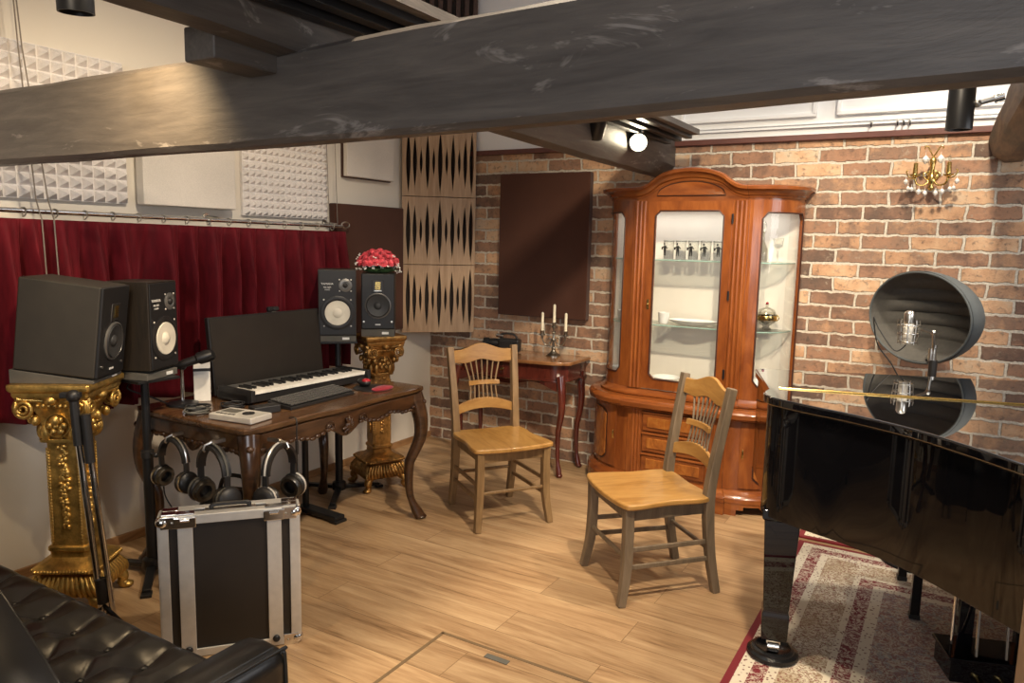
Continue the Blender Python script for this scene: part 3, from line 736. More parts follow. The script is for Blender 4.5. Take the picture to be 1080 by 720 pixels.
# upper part
U = dict(hw=.592, d=.30, cw=.335)
molding('upper_base', [(.612, .012), (.622, .030), (.632, .030), (.640, .016), (.655, .006), (.662, 0)], U['hw'], U['d'], U['cw'], M['cherryh'], .012)
ZT = 1.815
MB().box((0, -.008, (ZT+.64)/2), (2*U['hw']-.01, .016, ZT-.64)).build('back_panel', M['interior'], cab)
def frame_cells(us, zl, zu, z0, z1, place, th):
    """board with a hole; place(u) -> (point, normal)"""
    m = MB()
    def cell(ua, ub, za0, za1, zb0, zb1):
        pa, na = place(ua); pb, nb = place(ub)
        vs = []
        for (p, n_, lo, hi) in ((pa, na, za0, za1), (pb, nb, zb0, zb1)):
            f_, b_ = p, p-n_*th
            vs += [(f_.x, f_.y, lo), (b_.x, b_.y, lo), (b_.x, b_.y, hi), (f_.x, f_.y, hi)]
        m.add(vs, [(0, 1, 2, 3), (4, 5, 6, 7), (0, 1, 5, 4), (1, 2, 6, 5), (2, 3, 7, 6), (3, 0, 4, 7)])
    for ua, ub in zip(us, us[1:]):
        h = zl(ua+1e-5) is not None and zl(ub-1e-5) is not None
        if h:
            cell(ua, ub, z0, zl(ua+1e-5), z0, zl(ub-1e-5)); cell(ua, ub, zu(ua+1e-5), z1, zu(ub-1e-5), z1)
        else: cell(ua, ub, z0, z1, z0, z1)
    return m
def octo(u0, u1, lo, hi, ch, uch):
    def zl(u):
        if u < u0 or u > u1: return None
        e = min(u-u0, u1-u)
        return lo+ch*max(0, 1-e/uch)
    def zu(u):
        v_ = zl(u); return None if v_ is None else hi-(v_-lo)
    return zl, zu
# centre door
FY = -U['d']-.012
zl, zu = octo(-.205, .205, .730, 1.752, .030, .028)
us = [-.252, -.205, -.177, 0, .177, .205, .252]
door = frame_cells(us, zl, zu, .668, 1.808, lambda u: (Vector((u, FY-.012, 0)), Vector((0, -1, 0))), .024).build('glass_door', M['cherry'], cab, smooth=0)
zl2, zu2 = octo(-.179, .179, .723, 1.759, .030, .028)
# thin dark bead round the opening
bp = [(-.177, .730), (.177, .730), (.205, .760), (.205, 1.722), (.177, 1.752), (-.177, 1.752), (-.205, 1.722), (-.205, .760)]
MB().tube([(p[0], FY-.012, p[1]) for p in bp], .005, 6, True).build('glazing_bead', M['groove'], door)
MB().box((0, FY-.002, 1.241), (.418, .004, 1.03)).build('door_pane', M['glass'], door)
MB().box((-.228, FY-.015, 1.19), (.012, .004, .06)).ball((-.228, FY-.022, 1.19), .008).build('lock_plate', M['brass'], door)
for z in (.78, 1.24, 1.68): MB().cyl((.255, FY-.016, z), (.255, FY-.016, z+.055), .006, n=10).build('hinge', M['steelblack'], door)
for side in (-1, 1):
    m = MB()
    for k in range(3): m.cyl((side*(.325-k*.025), FY-.006, .665), (side*(.325-k*.025), FY-.006, 1.81), .0098, n=12)
    m.box((side*.298, FY+.006, 1.238), (.092, .024, 1.146)).build('pilaster', M['cherry'], cab)
    P = (U['hw'], U['d'], U['cw'], side)
    zl, zu = octo(.06, .80, .745, 1.745, .035, .07)
    us = [-.005, .03, .06, .13]+[.13+.60*i/14 for i in range(1, 15)]+[.80, .86, .93, 1.0]
    pf = lambda u, P=P: (curved(u, *P), curved_n(max(.012, min(.988, u)), *P))
    fr = frame_cells(us, zl, zu, .660, 1.812, pf, .020).build('curved_side_frame', M['cherry'], cab, smooth=25)
    bead = [pf(u)[0] for u in us[3:18]]
    pts = [(p.x, p.y, .745) for p in bead]; pts += [(p.x, p.y, 1.745) for p in reversed(bead)]
    e0, e1 = pf(.06)[0], pf(.80)[0]
    ring = [(p.x, p.y, .745) for p in bead]+[(e1.x, e1.y, .78), (e1.x, e1.y, 1.71)]+[(p.x, p.y, 1.745) for p in reversed(bead)]+[(e0.x, e0.y, 1.71), (e0.x, e0.y, .78)]
    MB().tube(ring, .005, 6, True).build('glazing_bead', M['groove'], fr)
    curved_panel(.05, .81, lambda t_: .74, lambda t_: 1.75, .004, *P, off=-.014).build('curved_pane', M['glass'], fr)
# glass shelves and inner floor
for z in (1.055, 1.455):
    sh = [(x_, min(y_, -.018), z) for x_, y_ in plan(U['hw']-.035, U['d']-.035, U['cw'], 0)]
    s_ = MB().loft([sh, [(a_, b_, z+.008) for a_, b_, _ in sh]]).build('glass_shelf', M['shelfglass'], cab)
    L_ = plan(U['hw']-.036, U['d']-.036, U['cw'], 0)[1:-1]
    MB().tube([(a_, min(b_, -.018)-.001, z+.004) for a_, b_ in L_], .0042, 6).build('shelf_edge', M['glassedge'], s_)
MB().loft([[(x_, y_, z) for x_, y_ in plan(U['hw']-.03, U['d']-.03, U['cw'], 0)] for z in (.655, .668)]).build('inner_floor', M['interior'], cab)
# cornice with arched centre
def arch(x_, base, rise):
    ax = abs(x_)
    if ax < .20: return base+rise*(.52+.48*cos(ax/.20*pi/2)**.9) if False else base+rise*sqrt(max(0, 1-(ax/.245)**2))*1.0
    tq = min(1, max(0, (ax-.20)/.13)); s0 = rise*sqrt(1-(.20/.245)**2)
    return base+s0*(1-tq)**2.0
MB().loft([[(x_, y_, z) for x_, y_ in plan(U['hw']-.001, U['d']-.001, U['cw'], .011)] for z in (1.795, 1.845)]).build('frieze', M['cherryh'], cab)
# crown moulding follows the arch: profile (outset, dz) swept along the outline
L_ = plan(U['hw'], U['d'], U['cw'], .012)
dense = []
for (xa, ya), (xb, yb_) in zip(L_, L_[1:]):
    k = max(1, int(sqrt((xa-xb)**2+(ya-yb_)**2)/.010))
    dense += [(lerp(xa, xb, i/k), lerp(ya, yb_, i/k)) for i in range(k)]
dense.append(L_[-1])
prof = [(-.02, -.008), (.004, -.008), (.006, .004), (.016, .010), (.020, .022), (.034, .034), (.048, .040), (.050, .056), (.040, .064), (-.02, .066)]
rings = []
for x_, y_ in dense:
    k = 1.0
    z = arch(x_, 1.832, .105) if y_ < -U['d']+.002 else 1.832
    r_ = []
    for o, dz in prof:
        fx = x_*(1+o/U['hw']*min(1, max(0, (abs(x_)-U['cw'])/.1))); fy = y_-o*(1 if y_ < -.05 else max(0, -y_/.05))
        r_.append((fx, fy, z+dz))
    rings.append(r_)
MB().loft(rings).build('crown_molding', M['cherryh'], cab, smooth=40)
# arched tympanum board and roof
tp = [(x_, arch(x_, 1.832, .105)+.02) for x_ in [lerp(-.32, .32, i/40) for i in range(41)]]
MB().prism([(-.32, 1.80)]+tp+[(.32, 1.80)], FY-.001, FY+.03, 'y').build('tympanum', M['cherryh'], cab)
ip = [(x_, 1.842+.080*sqrt(max(0, 1-(x_/.205)**2))) for x_ in [lerp(-.205, .205, i/30) for i in range(31)]]
tm = MB().prism(ip, FY-.007, FY, 'y').build('arched_panel', M['cherryh'], cab, bevel=.002)
MB().tube([(p[0], FY-.005, p[1]) for p in ip], .004, 6, True).build('panel_molding', M['groove'], tm)
MB().loft([[(x_, y_, z) for x_, y_ in plan(U['hw']-.01, U['d']-.01, U['cw'], 0)] for z in (1.845, 1.868)]).build('roof', M['cherryh'], cab)

# ---- things inside the cabinet
def lathe_thing(name, prof, m, label, cat, loc, group=None, n=28):
    o = MB().lathe(prof, n).build(name, m, smooth=50); o.location = loc; return tag(o, label, cat, group)
SZ2, SZ1, SZ0 = 1.4632, 1.0632, .668
cy = -.012
g0 = None
GN = ['first', 'second', 'third', 'fourth', 'fifth', 'sixth']
for i in range(6):
    X = CX-.172+i*.0775
    if g0 is None:
        g0 = MB().lathe([(0, 0), (.031, 0), (.035, .118), (.033, .118), (.0295, .006), (0, .006)], 24).build('drinking_glass', M['tumbler'], smooth=50)
        g = g0
        # printed figure wrapped on the front of the glass
        fig = MB()
        for poly in ([(-.006, .018), (-.003, .018), (-.0005, .044), (.002, .018), (.0055, .018), (.007, .05), (.005, .066), (-.006, .066), (-.008, .048)],
                     [(-.0045+.0045*cos(k*pi/5), .074+.006*sin(k*pi/5)) for k in range(10)], [(-.018, .056), (-.007, .064), (-.006, .058), (-.016, .050)], [(.006, .064), (.015, .054), (.013, .050), (.005, .058)], [(-.021, .046), (-.013, .046), (-.013, .060), (-.021, .060)]):
            fig.prism([(p_[0]*1.32, p_[1]*1.27) for p_ in poly], -.0368, -.0355, 'y')
        fig.build('printed_figure', M['printblack'], g0)
        rim = MB().lathe([(.0343, .110), (.0352, .110), (.0352, .1125), (.0343, .1125)], 24, cap=False).build('printed_band', M['printblack'], g0)
    else:
        g = g0.copy(); COL.objects.link(g)
        for ch in list(g0.children):
            d_ = ch.copy(); COL.objects.link(d_); d_.parent = g
    g.location = (X, -.165, SZ2); g.rotation_euler = (0, 0, (i-2.5)*.15)
    if i == 0: lab = 'printed drinking glass at the keyhole end of the row in the china cabinet'
    elif i == 5: lab = 'printed drinking glass at the hinge end of the row in the china cabinet'
    else: lab = GN[i]+' printed drinking glass from the keyhole end of the cabinet row'
    tag(g, lab, 'glass', 'printed glasses in a row on the upper cabinet shelf')
cup = lathe_thing('porcelain_cup', [(0, 0), (.024, 0), (.032, .012), (.036, .07), (.033, .07), (.029, .014), (0, .008)], M['porcelain'], 'white fluted cup beside the serving plate on the middle shelf', 'cup', (1.955, -.19, SZ1))
o = MB().loft([[(r_*1.6*cos(2*pi*k/32), r_*cos(0)*.8*sin(2*pi*k/32), z) for k in range(32)] for r_, z in ((.05, 0), (.085, .014), (.10, .028), (.096, .030), (.08, .018), (.05, .006))]).build('serving_plate', M['porcelain'], smooth=50)
o.location = (2.13, -.15, SZ1); tag(o, 'wide white serving plate on the middle cabinet shelf', 'plate')
lathe_thing('porcelain_bowl', [(0, 0), (.03, 0), (.034, .008), (.075, .045), (.088, .058), (.085, .060), (.07, .048), (.03, .012), (0, .010)], M['porcelain'], 'white bowl near the keyhole side on the cabinet floor', 'bowl', (1.985, -.18, SZ0))
lathe_thing('porcelain_plate', [(0, 0), (.045, 0), (.05, .006), (.085, .026), (.100, .032), (.098, .036), (.05, .014), (0, .012)], M['porcelain'], 'shallow white dish at the middle of the cabinet floor', 'plate', (2.20, -.17, SZ0))
lathe_thing('porcelain_cup', [(0, 0), (.022, 0), (.036, .02), (.040, .065), (.037, .065), (.032, .02), (0, .008)], M['porcelain'], 'white cup behind the narrow curved pane on the middle shelf', 'cup', (1.665, -.14, SZ1))
lathe_thing('porcelain_bowl', [(0, 0), (.03, 0), (.05, .03), (.058, .09), (.055, .09), (.045, .03), (0, .010)], M['porcelain'], 'tall white bowl behind the narrow curved pane at the cabinet floor', 'bowl', (1.665, -.15, SZ0))
# gilt glass jar with a lid
j = thing('glass_jar', 'small glass jar with gilt bands and lid behind the wide curved pane', 'jar', (2.562, -.12, SZ1))
MB().lathe([(0, 0), (.030, 0), (.034, .006), (.018, .018), (.020, .026), (.055, .05), (.060, .085), (.050, .105), (.047, .105), (.056, .085), (.05, .052), (0, .03)], 28).build('bowl', M['crystal'], j, smooth=50)
MB().lathe([(.0595, .060), (.0612, .064), (.0618, .084), (.060, .088)], 28, cap=False).build('gilt_band', M['brass'], j)
MB().lathe([(.052, .106), (.045, .122), (.015, .134), (.006, .140), (.012, .150), (.004, .160), (0, .160)], 28).build('lid', M['crystal'], j, smooth=50)
MB().ball((0, 0, .158), .009).build('lid_knob', M['redgloss'], j)
for s in (-1, 1): MB().tube([(s*(.056+.016*sin(pi*k/8)), 0, .055+.04*k/8) for k in range(9)], .003, 6).build('handle', M['brass'], j)
dct = thing('glass_decanter', 'slender glass decanter on the upper shelf behind the wide curved pane', 'decanter', (2.515, -.13, SZ2))
MB().lathe([(0, 0), (.028, 0), (.034, .02), (.034, .07), (.012, .12), (.010, .17), (.018, .18), (.016, .18), (.007, .165), (.008, .12), (.028, .07), (.028, .012), (0, .010)], 24).build('body', M['crystal'], dct, smooth=50)
MB().lathe([(.006, .17), (.007, .185), (.018, .20), (.020, .215), (.010, .235), (0, .24)], 20).build('stopper', M['crystal'], dct, smooth=50)
lathe_thing('glass_goblet', [(0, 0), (.03, 0), (.03, .003), (.004, .008), (.004, .07), (.026, .09), (.032, .14), (.030, .14), (.023, .092), (0, .078)], M['tumbler'], 'stemmed clear goblet beside the decanter on the upper shelf', 'goblet', (2.60, -.11, SZ2))
sc_ = thing('sugar_bowl', 'patterned porcelain sugar bowl at the floor behind the wide curved pane', 'bowl', (2.53, -.16, SZ0))
MB().lathe([(0, 0), (.03, 0), (.032, .01), (.055, .04), (.055, .065), (.045, .08), (0, .08)], 24).build('bowl', M['porcelain'], sc_, smooth=50)
MB().lathe([(.046, .08), (.04, .095), (.01, .105), (.012, .115), (0, .12)], 24).build('lid', M['porcelain'], sc_, smooth=50)
MB().lathe([(.0553, .045), (.0562, .05), (.0562, .058), (.0553, .062)], 24, cap=False).build('painted_band', M['redgloss'], sc_)

# ================================================================== console table
def cabriole(mb, x, y, z1, sx, sy, r1=.036, r0=.014, knee=.04, foot=.03, n=18, sq=False):
    pts = []; rr = []
    for i in range(n+1):
        t = i/n; z = lerp(z1, .012, t)
        o = knee*sin(min(1, t/.55)*pi)*1.0*(1-t*.2)-.5*knee*sin(max(0, (t-.35)/.65)*pi)+foot*max(0, (t-.80)/.20)**1.5
        pts.append((x+sx*o, y+sy*o, z)); r = lerp(r1, r0, min(1, t/.88)**.8)
        if t > .88: r = lerp(r0, r0*1.55, min(1, (t-.88)/.07))
        rr.append(r)
    mb.tube(pts, rr, 10)
    mb.ball((pts[-1][0]+sx*.006, pts[-1][1]+sy*.006, .014), (r0*1.7, r0*1.7, .014))
    return mb
ct = thing('console_table', 'dark mahogany console table with curved legs against the brick wall', 'table', (.925, -.02, 0))
HW, TD, TZ = .465, .41, .775
def serp(hw, td, n=40):
    L = [(-hw, 0)]
    for i in range(n+1):
        u = -1+2*i/n; L.append((u*hw, -td*(1-.26*abs(u)**6)-.018*cos(u*pi*1.5)*(1-abs(u)**3)))
    return L+[(hw, 0)]
MB().prism(serp(HW, TD), TZ-.024, TZ).build('tabletop', M['mahogtop'], ct, bevel=.007, seg=3)
rings = [[(x_, y_, z) for x_, y_ in serp(HW-.035, TD-.035)] for z in (TZ-.125, TZ-.024)]
MB().loft(rings).build('apron', M['mahog'], ct)
MB().loft([[(x_, y_, z) for x_, y_ in serp(HW-.035+o, TD-.035+o)] for z, o in ((TZ-.140, .004), (TZ-.134, .012), (TZ-.126, .012), (TZ-.122, .002))]).build('apron_molding', M['mahog'], ct)
sk = []
for i in range(41):
    u = -1+2*i/40; dz = .03+.028*cos(u*pi*2)*(.4+.6*abs(u)); sk.append((u*(HW-.06), TZ-.138-max(.006, dz)))
MB().prism([(-(HW-.06), TZ-.134)]+sk+[(HW-.06, TZ-.134)], -TD+.055, -TD+.075, 'y').build('scalloped_skirt', M['mahog'], ct)
dw = MB().loft([[(x_, y_-.005, z) for x_, y_ in serp(.185, TD-.037)] for z in (TZ-.112, TZ-.036)]).build('drawer', M['mahog'], ct)
k = MB().lathe([(0, 0), (.007, 0), (.006, .010), (.011, .016), (.009, .024), (0, .026)], 16, (0, -TD+.012, TZ-.074), (0, -1, 0)).build('knob', M['brass'], dw)
for sx in (-1, 1):
    o = cabriole(MB(), sx*(HW-.06), -TD+.075, TZ-.10, sx*.75, -.6, .034, .013, .034, .022).build('leg', M['mahog'], ct, smooth=60)
    MB().ball((sx*(HW-.045), -TD+.058, TZ-.16), (.014, .014, .035)).build('carved_knee', M['mahogtop'], o)
    cabriole(MB(), sx*(HW-.055), -.055, TZ-.10, sx*.8, -.25, .032, .013, .03, .02).build('leg', M['mahog'], ct, smooth=60)
# candelabra
cd = thing('candelabra', 'silver three-arm candelabra holding cream candles on the console table', 'candelabra', (1.165, -.15, TZ), .35)
cd.scale = (.95, .95, 1.22)
MB().lathe([(0, 0), (.055, 0), (.055, .006), (.040, .012), (.022, .022), (.013, .036), (.016, .044), (.010, .052), (.010, .085), (.016, .092), (.010, .10), (.009, .125), (.016, .132), (.012, .14), (0, .14)], 24).build('stem', M['pewter'], cd)
for s in (-1, 0, 1):
    x_ = s*.085; zt = .165 if s == 0 else .118
    if s:
        MB().tube(smooth_pts([(s*.008, 0, .10), (s*.03, 0, .065), (s*.062, 0, .065), (s*.085, 0, .10), (s*.085, 0, .118)], 6), .0048, 8).tube([(s*(.03+.014*cos(k*pi/8)), 0, .088+.014*sin(k*pi/8)) for k in range(14)], .003, 6).build('arm', M['pewter'], cd)
    MB().lathe([(0, zt-.02), (.008, zt-.02), (.010, zt-.004), (.024, zt), (.024, zt+.004), (.013, zt+.004), (.014, zt+.022), (.016, zt+.026), (0, zt+.026)], 20, (x_, 0, 0)).build('candle_cup', M['pewter'], cd)
    c_ = tag(MB().lathe([(0, 0), (.0105, 0), (.0092, .125), (.004, .132), (0, .132)], 16).build('candle', M['wax']), ['cream taper candle in the candelabra arm nearest the brown wall panel edge', 'tallest cream taper candle in the middle of the candelabra', 'cream taper candle in the candelabra arm nearest the china cabinet'][s+1], 'candle', 'cream candles in the candelabra')
    c_.matrix_world = Matrix.Translation((1.165, -.15, TZ)) @ Matrix.Rotation(.35, 4, 'Z') @ Matrix.Translation((x_*.95, 0, (zt+.02)*1.22))
    MB().cyl((0, 0, .13), (0, 0, .142), .0012, n=6).build('wick', M['printblack'], c_)
# small black video camera
vc = thing('video_camera', 'small black video camera lying on the console table', 'camera', (.80, -.20, TZ), .2)
vc.scale = (1.3,)*3
MB().box((.03, 0, .040), (.12, .06, .07)).build('body', M['plasticblack'], vc, bevel=.010, seg=3)
MB().lathe([(0, 0), (.026, 0), (.028, .03), (.026, .055), (.031, .06), (.031, .085), (.024, .085), (.02, .075), (0, .075)], 24, (-.03, 0, .045), (-1, -.1, 0)).build('lens', M['steelblack'], vc)
MB().tube(smooth_pts([(-.02, 0, .075), (-.015, 0, .098), (.05, 0, .10), (.075, 0, .075)], 5), .006, 8).build('carry_handle', M['plasticblack'], vc)
MB().box((.02, -.035, .042), (.07, .012, .045)).build('flip_screen', M['plasticblack'], vc, bevel=.003)
MB().cyl((-.005, -.0, .085), (-.045, -.0, .09), .010).build('microphone', M['chrome'], vc)
# ================================================================== gilded pedestals
def pedestal(label, loc, rz, H, ws, wt, wb, m, group='gilded carved pedestals'):
    """ws shaft width, wt top slab width, wb base width"""
    t = thing('gilded_pedestal', label, 'pedestal', loc, rz, group)
    def sq(w, z, c=.12): h = w/2; k = h*(1-c); return [(-k, -h, z), (k, -h, z), (h, -k, z), (h, k, z), (k, h, z), (-k, h, z), (-h, k, z), (-h, -k, z)]
    z0 = H
    MB().loft([sq(w, z, .05) for w, z in ((wt*.90, H-.055), (wt*.93, H-.045), (wt*.93, H-.034), (wt*.98, H-.026), (wt, H-.018), (wt, H-.004), (wt*.985, H))]).build('top_slab', m, t)
    # capital: bell body with volutes
    cz0, cz1 = H-.235, H-.055
    cp = MB().loft([sq(lerp(ws*1.02, wt*.80, k/8)*(1-.10*sin(pi*k/8)), lerp(cz0, cz1, k/8), .2) for k in range(9)]).build('capital', m, t, smooth=60)
    vb = MB()
    for a_ in range(4):
        R = Matrix.Rotation(a_*pi/2, 3, 'Z')
        for s in (-1, 1):
            pts = []; rr = []
            for k in range(34):
                th = k/33*2.35*2*pi; rad = .047*(wt/.36)*(1-k/40); c_ = Vector((s*(wt*.425-.030), -wt*.415, cz1-.044))
                p = c_+Vector((s*-rad*sin(th)*-1, 0, rad*cos(th))); p.y -= .012*k/33
                pts.append(R @ p); rr.append(.0105*(1-.55*k/33)*(wt/.36))
            vb.tube(pts, rr, 7)
        bar = [R @ Vector((lerp(-wt*.40, wt*.40, k/12), -wt*.43+.03*sin(pi*k/12), cz1-.004-.012*sin(pi*k/12))) for k in range(13)]
        vb.tube(bar, .011, 8)
        for k in range(7): vb.ball(R @ Vector((lerp(-.075, .075, k/6)*(wt/.36), -wt*.40+.02, cz1-.036)), .011, 8, 5)
        vb.ball(R @ Vector((0, -wt*.41, cz1-.008)), (.024, .024, .020))
        # leaves spreading over the bell under the volutes
        for k in (-1, 0, 1):
            u = k*.30
            vb.ball(R @ Vector((u*ws*1.25, -ws*.60, cz0+.040-.010*abs(k))), (ws*.15, .014, .036), 8, 6)
            vb.ball(R @ Vector((u*wt*.80, -wt*.345, cz0+.085)), (ws*.13, .016, .022), 8, 6)
    vb.build('volutes', m, cp, smooth=60)
    for a_ in range(4):
        rb = MB()
        R = Matrix.Rotation(a_*pi/2, 3, 'Z'); c_ = Vector((0, -ws*.5-.034*(wt/.36), cz0+.062))
        for k in range(6): rb.ball(R @ (c_+Vector((.027*cos(k*pi/3), 0, .027*sin(k*pi/3)))), (.0145, .010, .0145), 8, 5)
        rb.ball(R @ (c_+Vector((0, -.006, 0))), .011, 8, 5)
        rb.tube([R @ (c_+Vector((.047*cos(k*pi/9), .006, .047*sin(k*pi/9)))) for k in range(18)], .004, 6, True)
        rb.build('rosette', m, cp, smooth=60)
    # shaft
    zs0 = .265
    MB().loft([sq(w, z, .16) for w, z in ((ws*1.22, cz0-.012), (ws*1.22, cz0+.002), (ws*1.08, cz0+.008))]).build('neck_ring', m, t, bevel=.003)
    sh = MB().loft([sq(ws*1.00, zs0, .16), sq(ws*.94, cz0-.010, .16)]).build('shaft', m, t)
    r_ = random.Random(int(loc[1]*100))
    for a_ in range(4):
        R = Matrix.Rotation(a_*pi/2, 3, 'Z'); od = MB()
        n_ = 30
        for k in range(n_):
            z = lerp(zs0+.09, cz0-.035, k/(n_-1)); dens = 1 if z > .45 else .55
            for q in range(2):
                od.ball(R @ Vector((r_.uniform(-.017, .017)*dens, -ws*.485-.002, z+r_.uniform(-.004, .004))), (.0085*dens+r_.uniform(0, .005), .0075, .009+r_.uniform(0, .005)), 7, 4)
        od.build('carved_garland', m, sh, smooth=60)
        for s in (-1, 1):
            L = cz0-.03-zs0-.02; k_ = int(L/.0125)*4
            MB().tube([R @ Vector((s*ws*.40, -ws*.475, zs0+.02+k*.0125/4)) for k in range(k_)], [.0035+.0028*abs(sin(k*pi/4)) for k in range(k_)], 7).build('bead_strip', m, sh, smooth=60)
    # base
    MB().loft([sq(w, z, .14) for w, z in ((ws*1.02, zs0+.01), (ws*1.12, zs0+.004), (ws*1.14, zs0-.010), (ws*1.04, zs0-.018), (ws*1.05, zs0-.040), (ws*1.28, zs0-.052), (wb*.78, zs0-.066), (wb*.86, zs0-.075), (wb*.86, zs0-.090), (wb*.70, zs0-.100))]).build('base_molding', m, t)
    rp = MB()
    for a_ in range(4):
        R = Matrix.Rotation(a_*pi/2, 3, 'Z')
        for k in range(18): rp.ball(R @ Vector((lerp(-.42, .42, k/17)*wb*.86, -wb*.435, zs0-.082)), (.0085, .008, .009), 6, 4)
    rp.build('rope_edge', m, t, smooth=60)
    bb = MB().loft([sq(w, z, .12) for w, z in ((wb*.70, .165), (wb*.80, .150), (wb*.93, .115), (wb*.90, .080), (wb*.72, .068))])
    bo = bb.build('leaf_base', m, t, smooth=60)
    lf = MB(); r_ = random.Random(9)
    for a_ in range(4):
        R = Matrix.Rotation(a_*pi/2, 3, 'Z')
        for k in range(13):
            u = lerp(-.44, .44, k/12)
            lf.tube([R @ Vector((u*wb*.80, -wb*.40, .158)), R @ Vector((u*wb*.95, -wb*.462, .122)), R @ Vector((u*wb*1.0+.006, -wb*.468, .098)), R @ Vector((u*wb*1.0+.012, -wb*.455, .080))], [.006, .010+r_.uniform(0, .003), .010, .005], 6)
    lf.build('acanthus_leaves', m, bo, smooth=60)
    for sx in (-1, 1):
        for sy in (-1, 1):
            f_ = MB().tube(smooth_pts([(sx*wb*.34, sy*wb*.34, .085), (sx*wb*.42, sy*wb*.42, .06), (sx*wb*.40, sy*wb*.40, .03), (sx*wb*.45, sy*wb*.45, .013)], 5), [.026]*3+[.024]*5+[.018]*4+[.020]*4, 8)
            f_.ball((sx*wb*.46, sy*wb*.46, .014), (.027, .027, .014), 10, 5)
            f_.build('scroll_foot', m, t, smooth=60)
    return t
PL = (.43, -3.03); PR = (.455, -1.14); PHL, PHR = .958, .962
pedestal('large gilded carved pedestal in front of the curtain, nearest the black sofa', (PL[0], PL[1], 0), radians(34), PHL, .142, .315, .295, M['gold'])
pedestal('smaller aged gilded pedestal between the desk and the wooden diffuser', (PR[0], PR[1], 0), radians(63), PHR, .118, .265, .29, M['golddark'])

# ================================================================== loudspeakers
def speaker_two_way(label, loc, rz, logo_at_left=True):
    """faces -Y, origin at bottom centre; vertical studio monitor with white woofer"""
    t = thing('loudspeaker', label, 'loudspeaker', loc, rz, 'black loudspeakers with white cones')
    w, h, d = .215, .382, .20
    MB().box((0, 0, h/2), (w, d, h)).build('cabinet', M['spkbrown'], t, bevel=.003)
    bf = MB().box((0, -d/2-.002, h/2), (w-.014, .006, h-.014)).build('baffle', M['baffle'], t, bevel=.002)
    wx, wz = 0.0, .132
    MB().lathe([(.070, 0), (.098, 0), (.098, .004), (.086, .009), (.072, .006), (.070, .004)], 40, (wx, -d/2-.004, wz), (0, -1, 0), cap=False).build('woofer_ring', M['plasticblack'], t)
    MB().lathe([(.072, .0035), (.070, .009), (.066, .0095), (.030, .0035), (.027, .004), (.024, .009), (.012, .014), (0, .015)], 40, (wx, -d/2-.005, wz), (0, -1, 0), cap=False).build('woofer_cone', M['cone'], t, smooth=60)
    tx, tz = (.045, .292) if logo_at_left else (-.045, .292)
    MB().lathe([(0, .002), (.018, .002), (.022, .006), (.034, .005), (.038, .003), (.038, 0)], 32, (tx, -d/2-.005, tz), (0, -1, 0)).build('tweeter_plate', M['ringgrey'], t)
    MB().lathe([(.015, .003), (.013, .010), (.006, .014), (0, .0145)], 24, (tx, -d/2-.004, tz), (0, -1, 0)).build('tweeter_dome', M['plasticblack'], t, smooth=60)
    for a_ in range(4):
        an = pi/4+a_*pi/2
        MB().ball((wx+.108*cos(an), -d/2-.006, wz+.108*sin(an)), (.005, .003, .005), 8, 4).build('screw', M['silver'], bf)
        MB().ball((tx+.046*cos(an), -d/2-.006, tz+.046*sin(an)), (.0045, .003, .0045), 8, 4).build('screw', M['silver'], bf)
    lx = -.056 if logo_at_left else .056
    text('YAMAHA', .0165, M['white_ink'], t, (lx, -d/2-.0055, .300), (pi/2, 0, 0))
    text('NS-10M', .0125, M['white_ink'], t, (lx, -d/2-.0055, .280), (pi/2, 0, 0))
    text('STUDIO', .0090, M['white_ink'], t, (lx, -d/2-.0055, .266), (pi/2, 0, 0))
    return t
def speaker_ribbon(label, loc, rot, w=.215, h=.345, d=.30):
    t = thing('loudspeaker', label, 'loudspeaker', loc, 0, 'grey loudspeakers with ribbon tweeters', rot)
    MB().box((0, 0, h/2), (w, d, h)).build('cabinet', M['spkgrey'], t, bevel=.007, seg=3)
    MB().box((0, -d/2-.004, h/2), (w-.004, .014, h-.004)).build('baffle', M['baffle'], t, bevel=.005, seg=3)
    y = -d/2-.011
    MB().lathe([(.070, 0), (.078, 0), (.078, .005), (.072, .008), (.070, .004)], 40, (0, y, .142), (0, -1, 0), cap=False).build('woofer_ring', M['ringgrey'], t)
    MB().lathe([(.070, .003), (.064, .010), (.058, .008), (.024, .002), (.022, .006), (.010, .012), (0, .013)], 40, (0, y, .142), (0, -1, 0), cap=False).build('woofer_cone', M['conedark'], t, smooth=60)
    MB().box((0, y, .258), (.070, .006, .074)).build('tweeter_plate', M['plasticblack'], t, bevel=.003)
    m = MB()
    for k in range(7): m.box(((k-3)*.0045, y-.004, .262), (.0022, .004, .048))
    m.build('ribbon_tweeter', M['brass'], t)
    MB().box((0, y-.001, .232), (.045, .004, .008)).build('tweeter_lip', M['nickel'], t, bevel=.001)
    MB().box((0, y-.001, .028), (.032, .003, .008)).build('badge', M['white_ink'], t, bevel=.001)
    for s in (-1, 1): MB().lathe([(0, 0), (.006, 0), (.006, .004), (0, .005)], 12, (s*.083, y, .045), (0, -1, 0)).build('knob', M['nickel'], t)
    return t
def foam_wedge(label, loc, rot, w, d, h0, h1, group='grey isolation pads under the loudspeakers'):
    """h0 at the front (-Y), h1 at the back"""
    t = thing('isolation_pad', label, 'isolation pad', loc, 0, group, rot)
    MB().prism([(-d/2, 0), (d/2, 0), (d/2, h1), (-d/2, h0)], -w/2, w/2, 'x').build('pad', M['padgrey'], t, bevel=.003)
    MB().box((w*.22, -d/2-.001, h0*.5), (.040, .003, min(.014, h0*.5))).build('maker_tag', M['white_ink'], t)
    return t
